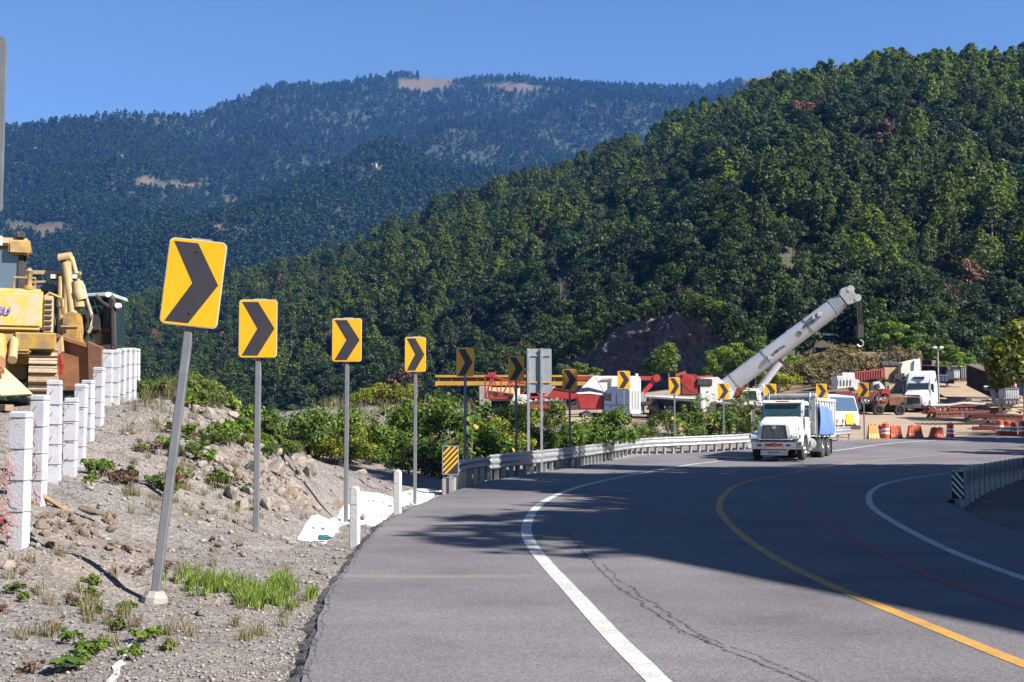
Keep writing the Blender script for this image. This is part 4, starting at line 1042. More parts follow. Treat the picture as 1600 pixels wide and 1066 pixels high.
# big-leaved plants: each leaf is a part
def bigleaf_mesh(L_=.22):
    v = [(0,0,0),(L_*.35,.36*L_,.04*L_),(L_*.75,.34*L_,.02*L_),(L_,0,-.12*L_),(L_*.75,-.34*L_,.02*L_),(L_*.35,-.36*L_,.04*L_),(L_*.5,0,-.04*L_)]
    me = bpy.data.meshes.new('leaf'); me.from_pydata(v, [], [(0,6,2,1),(6,3,2),(0,5,4,6),(6,4,3)]); me.update(); return me
m_bl1 = leafmat('broad green leaf', [(0, (.05, .10, .02)), (1, (.10, .18, .03))], objvar=.55); m_bl2 = leafmat('broad yellow leaf', [(0, (.33, .27, .03)), (1, (.4, .33, .05))], objvar=.3)
BL = []
for m_ in (m_bl1, m_bl1, m_bl1, m_bl1, m_bl1, m_bl1, m_bl1, m_bl2):
    me = bigleaf_mesh(); me.materials.append(m_); BL.append(me)
stem_me = MB().tube([(0,0,-.1),(.03,.02,.5),(0,.05,1.0)], .022, 5, .008).mesh('stem'); stem_me.materials.append(m_barkp)
def leafplant(x, y, H, n, label, spread=.45, z=None):
    t = thing('broadleaf_plant', label, 'plant', (x, y, gz1(x, y) if z is None else z), 0, 'broad-leaved plants behind the guardrail')
    for k in range(3):
        s = obj('stem', stem_me, None, t); s.scale = (1, 1, H*random.uniform(.7, 1)); s.rotation_euler = (random.uniform(-.3, .3), random.uniform(-.3, .3), random.random()*6)
    for k in range(n):
        h = H*(.25+.8*random.random()); a = random.random()*6.28; r_ = spread*(.3+.7*random.random())*(.5+.5*h/H)
        l = obj('leaf', random.choice(BL), None, t); l.location = (r_*math.cos(a), r_*math.sin(a), h); l.rotation_euler = (random.uniform(-.3, .3), random.uniform(.05, .8), a); q = random.uniform(.8, 1.45); l.scale = (q, q, q)
    return t
def put(pair, nm, px, py, Y, s, label, cat='bush', group=None, sz=1.0, z=None):
    p = at(px, py, Y); zz_ = gz1(p.x, Y) if z is None else z
    t = thing(nm, label, cat, (p.x, Y, zz_-.03), random.random()*6, group); t.scale = (s, s, s*sz)
    obj('stems', pair[0], None, t); obj('foliage', pair[1], None, t); return t
put(SHR_B[0], 'bush', 928, 690, 60.5, 1.95, 'large round bright green bush behind the guardrail before the truck cab', sz=1.0)
put(SHR_B[1], 'bush', 900, 690, 58.5, 1.3, 'smaller bright green bush at the left foot of the large round one')
GB = [(452,690,42,.8),(475,690,44,1.0),(500,690,43,.9),(520,700,42,.7),(545,700,44,.75),(575,710,45,.7),(610,700,46,.8),(640,690,47,.95),(665,690,46,.9),(690,680,46.5,.9),(755,690,50,1.0),(785,690,52,1.05),(812,690,53,.9),(850,690,57,1.0),(872,690,58,.9),(625,690,44,.6),(590,690,47,.8),(1020,690,70,.6),(1090,690,74,.9),(1150,690,78,1.1),(700,690,43,.6),(672,690,42.5,.6),(835,690,55,.8),(745,690,48,.7),(720,690,51,1.2),(770,690,55,1.2),(660,690,50,1.0),(620,690,51,.9),(800,690,57,1.2),(830,690,60,1.2),(855,690,62,1.1),(1055,690,76,1.2),(1110,690,79,1.3),(1130,690,77,1.2),(1170,690,82,1.5),(1185,690,80,1.4),(1000,690,72,.7),(980,690,69,.6),(540,690,49,.9),(510,690,47,.9)]
for i, (px, py, Y, s) in enumerate(GB):
    k = i % 3; put((SHR_G+SHR_Y+SHR_G+[SHR_D[0]]+SHR_G+[SHR_Y[1]])[i % 13], 'bush', px, py, Y, s*(.95 if 742 < px < 885 else 1.25)*random.uniform(.7, 1.2), 'leafy green bush in the thicket behind the near guardrail', group='thicket behind the guardrail', sz=random.uniform(.75, 1.35))
for px, Y, H in ((720,43,1.5),(735,44.5,1.9),(705,44,1.3),(752,47,1.3),(690,43,1.0),(780,49,.9),(665,42.5,1.0),(1050,71,1.6),(1075,73,2.2),(1100,75,2.4),(1120,76,2.0),(1150,78,2.6),(1170,79,2.6),(1140,76,1.8),(1175,77,2.0),(800,51,.9),(1065,70,1.3),(640,43,1.0)):
    x = (px-800)/FPX*Y; leafplant(x, Y, H*1.15, 52, 'tall broad-leaved plant with some yellowing leaves behind the guardrail', .38+.12*H)
for px, py, Y, s in ((228,585,30.5,.55),(250,585,31,.6),(268,580,31.5,.5),(560,632,57,.7),(585,628,58,.8),(605,628,57.5,.8),(632,625,58,.7)):
    put(SHR_Y[0] if px > 400 else SHR_G[1], 'bush', px, py, Y, s, 'leafy bush on the mound top beside the white fence posts' if px < 400 else 'yellowing bush on the crest of the berm', group='bushes on the mound top' if px < 400 else 'yellowing bushes on the berm')
for k in range(96):
    px, py = rg.choice([(330, 615), (390, 650), (420, 680), (350, 640), (300, 600), (440, 705), (300, 625), (370, 690), (250, 610), (330, 720)]); px += rg.gauss(0, 18); py += rg.gauss(0, 10); x, y = gpx(px, py)
    p = (WEED+SHR_G[:1])[k % 4]; t = thing('weed', 'green weed growing on the rubble slope behind the chevron posts', 'weed', (x, y, gz1(x, y)-.02), rg.random()*6, 'weeds on the rubble slope'); s = rg.uniform(.6, 1.5) if k % 4 < 3 else .22; t.scale = (s, s, s)
    obj('stems', p[0], None, t); obj('foliage', p[1], None, t)
for k in range(60):
    if k < 30: px, py = rg.choice([(150, 750), (190, 755), (230, 760), (235, 710), (270, 765), (420, 805), (300, 690), (360, 770)]); px += rg.gauss(0, 14); py += rg.gauss(0, 6)
    else: px, py = rg.uniform(0, 260), rg.uniform(890, 1050)
    x, y = gpx(px, py, 6, 40)
    if x > XL(y)-.5: continue
    p = WEED[k % 3] if k % 3 else RWEED[k % 2]; s = rg.uniform(.5, 1.3) if k < 30 else rg.uniform(.3, .6)
    nm = 'low green weed growing in the gravel of the left bank' if k % 3 else 'dark purple dried weed in the gravel of the left bank'
    t = thing('weed', nm, 'weed', (x, y, gz1(x, y)-.01), rg.random()*6, 'green weeds in the gravel' if k % 3 else 'purple weeds in the gravel'); t.scale = (s, s, s)
    obj('stems', p[0], None, t); obj('foliage', p[1], None, t)
x, y = gpx(105, 1045, 6, 14); t = thing('weed', 'broad-leaved green weed at the bottom left corner', 'weed', (x, y, gz1(x, y)))
for k in range(14):
    l = obj('leaf', BL[k % 3], None, t); a = k*.9; l.location = (.02*math.cos(a), .02*math.sin(a), .02+.006*k); l.rotation_euler = (0, -.25+.03*k, a); l.scale = (.55, .55, .55)

# yard-side trees and brush
OAKB = [raw_mesh('crown', *oak_parts(500+i, 7, 6, 18, 110, .32)[1]) for i in range(3)]
for m_ in OAKB: m_.materials.append(m_bright)
OAKG = [m_.copy() for m_ in OAKB]
for m_ in OAKG: m_.materials.clear(); m_.materials.append(m_midgreen)
OAKY = OAKB[0].copy(); OAKY.materials.clear(); OAKY.materials.append(m_yleaf)
def ytree(px, pyb, Y, H, cm, label, group=None, w=1.0):
    p = at(px, pyb, Y); t = thing('tree', label, 'tree', (p.x, Y, p.z), random.random()*6, group); s = H/7.0; t.scale = (s*w, s*w, s)
    obj('trunk', OAKM[0][0], None, t).scale = (.7, .7, .8); obj('crown', cm, None, t); return t
ytree(1045, 600, 140, 4.6, OAKG[0], 'dark green tree before the bare rock cut', w=1.1)
ytree(1018, 602, 142, 3.2, OAKG[1], 'small dark tree left of the one before the rock cut')
ytree(1112, 598, 138, 3.2, OAKB[1], 'bright yellow green tree left of the crane boom foot', w=.8)
ytree(1180, 600, 135, 3.4, OAKB[2], 'bright green tree behind the raised crane boom', w=1.1)
ytree(1225, 590, 150, 4.0, OAKG[2], 'mid green tree right of the lifting cylinder', w=1.1)
for px, pyb, Y, H, w in ((1395,565,170,5.5,1.2),(1430,560,172,5,1.2),(1365,560,175,5.5,1.1),(1480,598,160,5,1.3),(1510,592,165,3.5,1.4),(1545,585,180,5.5,1.2)):
    ytree(px, pyb, Y, H, OAKB[px % 3], 'bright green tree at the back of the yard below the dark hill', 'bright trees at the back of the yard', w)
ytree(1602, 640, 105, 7.5, OAKY, 'tree with green and orange leaves at the right border', w=1.0)
for k in range(90):
    px = rg.uniform(1195, 1425); py = rg.uniform(548, 606); Y = 128+ (606-py)*.75
    if py < 548+max(0, (1300-px))*.35: continue
    p = at(px, py+8, Y); pr = SHR_D[k % 3] if px > 1255 else (SHR_D+SHR_Y)[k % 5]
    t = thing('dry_bush', 'dry brown bush on the scrub slope behind the red crane truck', 'bush', p, rg.random()*6, 'dry bushes on the scrub slope'); s = rg.uniform(1.1, 2.0); t.scale = (s, s, s*.9)
    obj('stems', pr[0], None, t); obj('foliage', pr[1], None, t)
# slope of earth under that scrub
U, V = np.meshgrid(np.linspace(1180, 1440, 30), np.linspace(0, 1, 14)); yy = 625-V*(75-np.maximum(0, (1290-U))*.30); ZZ = 120+V*48
pv = np.array([at(u, y_, z_) for u, y_, z_ in zip(U.ravel(), yy.ravel(), ZZ.ravel())]); pv[:, 2] += np.array([.5*mnoise.noise((a*.2, b*.2, 0)) for a, b, c in pv])
tag(obj('scrub_slope', raw_mesh('scrub_slope', pv, gridfaces(14, 30), True), mat('dry scrub earth', (.13, .09, .05), .95, var=.4, vs=.6)), kind='structure')
for px, H in ((868,4.5),(890,5),(915,4.2),(938,4),(962,3.6),(985,3.2),(1008,3),(1030,2.6),(1055,3),(1078,3.6),(1100,4.2),(1122,4.6),(1145,5),(1165,5.2),(1185,5)):
    yb = float(np.interp(px, [r[0] for r in RT], [r[1] for r in RT])); Yt = 200-(px-845)/360*38+7
    ytree(px, yb+6, Yt, H, [OAKG[px % 3], OAKM[px % 7][1], OAKM[(px+2) % 7][1]][px % 3], 'dark tree on the upper rim of the rock cut', 'trees on the rim of the rock cut', 1.1)
for px, py, Y, H in ((1128,600,150,4.5),(1150,598,152,5),(1168,600,148,4)): ytree(px, py, Y, H, OAKB[px % 3] if px < 1160 else OAKG[0], 'green tree at the right foot of the rock cut behind the boom', 'trees at the foot of the rock cut', 1.2)
for px, py, Y, H in ((905,606,172,3.5),(880,612,175,4),(930,604,170,2.6)): ytree(px, py, Y, H, OAKG[px % 3], 'dark tree at the left foot of the rock cut', 'trees at the left foot of the rock cut', 1.2)
# ================================================================== VEHICLES
def wheel(t, x, y, z, r, w, side=1, rim=m_chrome, name='wheel', dual=False):
    """axis along local y, outer face at side*"""
    h = w/2
    ty = MB().lathe([(r*.56, -h*.8), (r*.62, -h), (r*.90, -h), (r, -h*.72), (r, -h*.06), (r*.985, 0), (r, h*.06), (r, h*.72), (r*.90, h), (r*.62, h), (r*.56, h*.8)], (x, y, z), 'y', 26)
    o = ty.build(name, m_black, t, smooth=35)
    s = side*h
    prof = [(r*.575, s*.80), (r*.55, s*.95), (r*.50, s*.92), (r*.46, s*.35 if dual else s*.75), (r*.22, s*.30 if dual else s*.70), (r*.20, s*.85), (r*.15, s*1.05), (.004, s*1.08)]
    MB().lathe(prof, (x, y, z), 'y', 20).build('rim', rim, o, smooth=40)
    nb = MB()
    for k in range(8):
        a = k*math.pi/4; nb.box(x+r*.33*math.cos(a), y+s*(.42 if dual else .78), z+r*.33*math.sin(a), .03, .04, .03)
    nb.build('wheel_nuts', m_alu, o)
    return o
def on_ground(px, py, Y): p = at(px, py, Y); return (p.x, Y, gz1(p.x, Y))
def textmesh(s, size, m_, parent, loc, rot, name='lettering', ext=.002, shear=0):
    cu = bpy.data.curves.new('lettering', 'FONT'); cu.body = s; cu.size = size; cu.extrude = ext; cu.align_x = 'CENTER'; cu.shear = shear; cu.offset = size*.035
    tmp = bpy.data.objects.new('tmp', cu); COL.objects.link(tmp); dg = bpy.context.evaluated_depsgraph_get(); me = bpy.data.meshes.new_from_object(tmp.evaluated_get(dg)); bpy.data.objects.remove(tmp)
    me.materials.clear(); o = obj(name, me, m_, parent); o.location = loc; o.rotation_euler = rot; return o

# ------------------------------------------------------------------ dump truck
def dump_truck():
    fw = Vector((-.42, -.91, 0)).normalized(); rz = math.atan2(fw.y, fw.x)
    P = Vector((11.95, 58.6, 0)); ax = P-fw*1.15
    z0 = float(zr(ax.y+1.5))+.0
    t = thing('dump_truck', 'white dump truck with a blue tarpaulin on its side, driving towards the viewer', 'truck', (ax.x, ax.y, z0+.0), rz)
    t.rotation_euler = (0, math.atan(-.0), rz)
    MB().bb(-7.0, .75, -.42, .42, .62, .92).build('chassis', m_dark, t, bevel=.02)
    # hood
    def sec(x, wt, wb, zb, zt): return [(x, -wb, zb), (x, -wb, zb+.35*(zt-zb)), (x, -wt, zt-.10), (x, -wt+.16, zt), (x, wt-.16, zt), (x, wt, zt-.10), (x, wb, zb+.35*(zt-zb)), (x, wb, zb)]
    hood = MB().loft([sec(1.02, .70, .74, .95, 1.62), sec(.97, .76, .80, .93, 1.72), (sec(.4, .84, .90, 1.0, 1.86)), sec(-.5, .93, .98, 1.05, 2.02)]).build('hood', m_whitec, t, bevel=.02, smooth=40)
    # grille with bars
    g = MB().prism([(-.58, 1.02), (.58, 1.02), (.50, 1.58), (-.50, 1.58)], 'x', 1.0, 1.045).build('grille', m_dark, t)
    fr = MB()
    for a, b in (((1.05,-.60,1.0),(1.05,.60,1.0)), ((1.05,.60,1.0),(1.05,.51,1.60)), ((1.05,.51,1.60),(1.05,-.51,1.60)), ((1.05,-.51,1.60),(1.05,-.60,1.0))): fr.beam(a, b, .035, .035)
    fr.build('grille_frame', m_blue, g)
    gb = MB()
    for k in range(-9, 10): gb.beam((1.055, k*.058, 1.03), (1.055, k*.050, 1.57), .013, .02)
    gb.build('grille_bars', m_alu, g)
    MB().prism([(-.12, 1.50), (0, 1.42), (.12, 1.50), (0, 1.66)], 'x', 1.045, 1.075).build('emblem', m_chrome, hood)
    # fenders and wheels
    for s in (-1, 1):
        y0, y1 = s*.80, s*1.22; arc = []
        for k in range(13):
            a = math.pi*(.02+.93*k/12); arc.append((.66*math.cos(a)*1.02, .62+.66*math.sin(a)))
        inner = [(x*.90, z-.03) for x, z in arc]
        MB().prism(arc+inner[::-1], 'y', min(y0, y1), max(y0, y1)).build('fender', m_whitec, t, bevel=.02, smooth=40)
        MB().prism([(1.0,.98),(1.02,1.22),(.62,1.36),(.45,1.24),(.6,.98)], 'y', min(s*.72, s*1.16), max(s*.72, s*1.16)).build('fender_nose', m_whitec, t, bevel=.05, smooth=40)
        hl = MB().bb(1.0, 1.045, min(s*.80, s*1.10), max(s*.80, s*1.10), 1.02, 1.17).build('headlight', m_lens, t, bevel=.03)
        MB().bb(.90, 1.0, min(s*1.12, s*1.19), max(s*1.12, s*1.19), 1.03, 1.18).build('turn_lamp', m_amber, t)
        wheel(t, 0, s*1.02, .53, .53, .30, s)
        for x in (-4.15, -5.52):
            wheel(t, x, s*1.06, .53, .53, .27, s, dual=True); wheel(t, x, s*.74, .53, .53, .25, s, dual=True)
        MB().bb(-6.32, -6.28, min(s*.62, s*1.2), max(s*.62, s*1.2), .2, .95).build('mud_flap', m_black, t)
        MB().bb(-3.42, -3.38, min(s*.62, s*1.2), max(s*.62, s*1.2), .35, 1.0).build('mud_flap', m_alu, t)
        MB().lathe([(.02,-.65),(.30,-.62),(.30,.62),(.02,.65)], (-1.75, s*.92, .72), 'x', 18).build('fuel_tank', m_alu, t, smooth=40)
        MB().bb(-1.25, -.62, min(s*.85, s*1.22), max(s*.85, s*1.22), .45, .52).bb(-1.25, -.62, min(s*.95, s*1.24), max(s*.95, s*1.24), .85, .9).build('step', m_alu, t)
    # bumper
    bp = MB().prism([(1.02,-1.22),(1.16,-1.05),(1.18,0),(1.16,1.05),(1.02,1.22),(.92,1.22),(.92,-1.22)], 'z', .52, .86).build('bumper', m_chrome, t, bevel=.03)
    for s in (-1, 1): MB().box(1.165, s*.66, .70, .03, .22, .10).build('fog_lamp', m_dark, bp, bevel=.01)
    MB().box(1.19, 0, .71, .02, .82, .12).build('red_plate', m_red, bp); MB().box(1.205, 0.02, .72, .015, .24, .17).build('red_badge', m_redfade, bp)
    lp_ = MB().box(1.10, -.0, .36, .02, 1.25, .24).build('number_board', m_white, bp)
    for k in range(6): MB().box(1.112, -.24+k*.085, .37, .004, .045, .06+.02*(k % 2)).build('number_mark', m_ink, lp_)
    MB().bb(.2, .9, -.55, .55, .42, .60).build('axle_beam', m_rust, t)
    # cab
    cab = MB().loft([[(x, -w, z0_), (x2, -w*.97, z1), (x3, -w*.93, z2), (x3, w*.93, z2), (x2, w*.97, z1), (x, w, z0_)] for x, x2, x3, w, z0_, z1, z2 in ((-.46, -.5, -.85, 1.02, 1.05, 2.0, 2.68), (-.9, -.9, -.95, 1.04, 1.0, 2.0, 2.76), (-1.98, -1.98, -1.94, 1.04, 1.0, 2.0, 2.74))]).build('cab', m_whitec, t, bevel=.035, smooth=40)
    ws = MB().add([(-.462,-.90,2.02),(-.462,.90,2.02),(-.79,.84,2.60),(-.79,-.84,2.60),(-.52,-.90,2.02),(-.52,.90,2.02),(-.85,.84,2.60),(-.85,-.84,2.60)], [(0,1,2,3),(7,6,5,4),(0,4,5,1),(1,5,6,2),(2,6,7,3),(3,7,4,0)]).build('windscreen', m_glassg, t)
    MB().beam((-.45, -.5, 2.05), (-.56, -.05, 2.25), .02).beam((-.45, .1, 2.05), (-.56, .55, 2.25), .02).build('wipers', m_dark, ws)
    MB().prism([(-.62,2.66),(-.70,2.78),(-1.0,2.80),(-.9,2.70)], 'y', -.95, .95).build('visor', m_whitec, t, bevel=.01)
    textmesh('', .1, m_red, t, (0,0,0), (0,0,0)) if False else MB().box(-.655, 0, 2.725, .01, .62, .05, None).build('visor_lettering', m_redfade, t)
    for k in (-2, -1, 0, 1, 2): MB().box(-.9, k*.34, 2.80, .10, .07, .04).build('marker_lamp', m_amber, t)
    for s in (-1, 1):
        d = MB().bb(-1.86, -.60, min(s*1.035, s*1.05), max(s*1.035, s*1.05), 1.05, 1.98).build('door', m_whitec, t, bevel=.01)
        MB().box(-1.7, s*1.06, 1.55, .16, .03, .03).build('handle', m_dark, d)
        MB().prism([(-.68, 2.02), (-1.15, 2.02), (-1.15, 2.56), (-.93, 2.56)], 'y', min(s*1.0, s*1.045), max(s*1.0, s*1.045)).build('window', m_glass, d)
        MB().prism([(-1.22, 2.02), (-1.84, 2.02), (-1.84, 2.56), (-1.22, 2.56)], 'y', min(s*1.0, s*1.045), max(s*1.0, s*1.045)).build('window', m_glass, d)
        mr = MB().bb(-.62, -.52, min(s*1.28, s*1.46), max(s*1.28, s*1.46), 1.75, 2.35).build('mirror', m_chrome, t, bevel=.03)
        MB().tube([(-.65, s*1.04, 2.40), (-.58, s*1.30, 2.36)], .015, 6).tube([(-.65, s*1.04, 1.72), (-.58, s*1.30, 1.76)], .015, 6).build('arm', m_chrome, mr)
        MB().tube([(-2.08, s*.98, .9), (-2.08, s*.98, 2.95), (-2.16, s*.98, 3.15)], .065, 10).build('exhaust_stack', m_chrome, t, smooth=40)
    MB().box(.55, 1.0, 1.45, .22, .02, .09).build('air_vent', m_dark, hood)
    # dump body
    m_body = mat('dull silver body paint', (.40, .41, .42), .5, .3, var=.15, vs=1.5, col2=(.25, .22, .19), c2amt=(.58, .8))
    fb = MB().bb(-2.42, -2.30, -1.2, 1.2, 1.2, 3.02).build('headboard', m_body, t)
    for k in range(3): MB().bb(-2.30, -2.285, -1.02+k*.70, -.42+k*.70, 2.66, 2.92).build('headboard_panel', m_grey, fb, bevel=.01)
    MB().bb(-2.44, -2.24, -1.25, 1.25, 2.98, 3.12).build('top_rail', m_white, fb, bevel=.02)
    MB().tube([(-2.2, -1.22, 2.9), (-2.1, -1.26, 3.4), (-2.2, -1.2, 3.62)], .035, 6).build('hook_arm', m_white, t)
    MB().bb(-7.15, -2.42, -1.12, 1.12, 1.12, 1.24).build('body_floor', m_body, t)
    for s in (-1, 1):
        sd = MB().bb(-7.15, -2.42, min(s*1.13, s*1.19), max(s*1.13, s*1.19), 1.15, 2.85).build('side_wall', m_white, t)
        MB().bb(-7.18, -2.42, min(s*1.12, s*1.27), max(s*1.12, s*1.27), 2.80, 2.94).build('side_rail', m_white, sd, bevel=.01)
        for k in range(8): MB().bb(-2.62-k*.64, -2.50-k*.64, min(s*1.19, s*1.26), max(s*1.19, s*1.26), 1.15, 2.80).build('rib', m_white, sd)
        MB().bb(-7.15, -2.42, min(s*1.15, s*1.23), max(s*1.15, s*1.23), 1.05, 1.20).build('sill', m_white, sd)
    MB().bb(-7.2, -7.12, -1.15, 1.15, 1.15, 2.75).build('tailgate', m_white, t)
    # tarpaulin hanging over the left side, wavy
    v = []; nu, nv = 40, 16
    for j in range(nv):
        for i in range(nu):
            u, w = i/(nu-1), j/(nv-1)
            x = -2.45-u*3.4; zt = 2.70-.25*u*u-.12*abs(math.sin(u*5)); z = 1.12+(zt-1.12)*w
            y = 1.30+.07*math.sin(u*21+w*1.6+math.sin(u*9))*(1.1-w*.6)+.03*math.sin(u*61+2*w)+.10*math.sin(math.pi*(1-w)*.9)*(.6+.4*math.sin(u*7)); v.append((x, y, z+.02*math.sin(u*40)*(1-w)))
    ob = obj('tarpaulin', raw_mesh('tarpaulin', v, gridfaces(nv, nu), True), m_tarp, t); md = ob.modifiers.new('t', 'SOLIDIFY'); md.thickness = .01
    return t
dump_truck()

# ------------------------------------------------------------------ white highway tractor in the yard
def semi(loc, rz, label):
    t = thing('highway_tractor', label, 'truck', loc, rz)
    MB().bb(-7.0, .9, -.45, .45, .55, .95).build('chassis', m_dark, t)
    hood = MB().loft([[(x, -w, zb), (x, -w, zt-.22), (x, -w+.18, zt), (x, w-.18, zt), (x, w, zt-.22), (x, w, zb)] for x, w, zb, zt in ((1.15, .85, .75, 1.55), (1.0, .98, .75, 1.75), (.2, 1.05, .8, 1.95), (-.7, 1.10, .8, 2.15))]).build('hood', m_whitec, t, bevel=.03, smooth=40)
    MB().prism([(-.62,.78),(.62,.78),(.58,1.62),(-.58,1.62)], 'x', 1.10, 1.18).build('grille', m_blue, t)
    MB().prism([(1.0,-1.22),(1.28,-1.0),(1.30,1.0),(1.0,1.22),(.85,1.2),(.85,-1.2)], 'z', .38, .75).build('bumper', m_alu, t, bevel=.03)
    for s in (-1, 1):
        MB().prism([(1.06,.85),(1.02,1.15),(.55,1.35),(.5,.9)], 'y', min(s*.80, s*1.13), max(s*.80, s*1.13)).build('headlight', m_lens, t, bevel=.03)
        wheel(t, 0, s*1.05, .52, .52, .3, s, m_white)
        arc = [(.68*math.cos(math.pi*(.05+.9*k/10)), .55+.68*math.sin(math.pi*(.05+.9*k/10))) for k in range(11)]
        MB().prism(arc+[(x*.9, z-.03) for x, z in arc][::-1], 'y', min(s*.85, s*1.22), max(s*.85, s*1.22)).build('fender', m_whitec, t, smooth=40)
        for x in (-4.9, -6.2): wheel(t, x, s*.95, .52, .52, .5, s, m_white, dual=True)
        d = MB().bb(-2.0, -.8, min(s*1.19, s*1.21), max(s*1.19, s*1.21), .95, 2.1).build('door', m_whitec, t)
        MB().prism([(-.85,2.12),(-2.0,2.12),(-2.0,2.75),(-1.15,2.75)], 'y', min(s*1.15, s*1.215), max(s*1.15, s*1.215)).build('window', m_glass, d)
        MB().box(-3.0, s*1.22, 3.15, .30, .03, .38).build('sleeper_window', m_glass, t, bevel=.02)
        MB().bb(-.75, -.62, min(s*1.35, s*1.52), max(s*1.35, s*1.52), 1.9, 2.6).build('mirror', m_dark, t, bevel=.02)
        MB().bb(-3.9, -.9, min(s*1.0, s*1.22), max(s*1.0, s*1.22), .35, .92).build('side_skirt', m_white, t, bevel=.03)
        MB().box(.3, s*1.065, 1.55, .3, .02, .12, None).build('hood_vent', m_dark, hood)
    MB().loft([[(x, -w, .95), (x, -w, 2.1), (x2, -w*.96, z2), (x3, -w*.85, z3), (x3, w*.85, z3), (x2, w*.96, z2), (x, w, 2.1), (x, w, .95)] for x, x2, x3, w, z2, z3 in ((-.7, -1.1, -1.55, 1.18, 2.85, 3.70), (-1.7, -1.8, -2.0, 1.2, 2.9, 4.0), (-3.9, -3.9, -3.85, 1.2, 2.9, 4.05))]).build('cab', m_whitec, t, bevel=.05, smooth=40)
    MB().add([(-.72,-1.02,2.17),(-.72,1.02,2.17),(-1.07,.98,2.80),(-1.07,-.98,2.80),(-.85,-1.0,2.17),(-.85,1.0,2.17),(-1.2,.95,2.8),(-1.2,-.95,2.8)], [(0,1,2,3),(7,6,5,4),(0,4,5,1),(1,5,6,2),(2,6,7,3),(3,7,4,0)]).build('windscreen', m_glass, t)
    MB().add([(-1.20,-.55,3.22),(-1.20,.55,3.22),(-1.32,.5,3.42),(-1.32,-.5,3.42),(-1.4,-.5,3.2),(-1.4,.5,3.2),(-1.5,.5,3.42),(-1.5,-.5,3.42)], [(0,1,2,3),(7,6,5,4),(0,4,5,1),(1,5,6,2),(2,6,7,3),(3,7,4,0)]).build('roof_window', m_glass, t)
    return t
p = on_ground(1432, 645, 122); semi(p, R(-120), 'white high-roofed highway tractor parked in the yard')

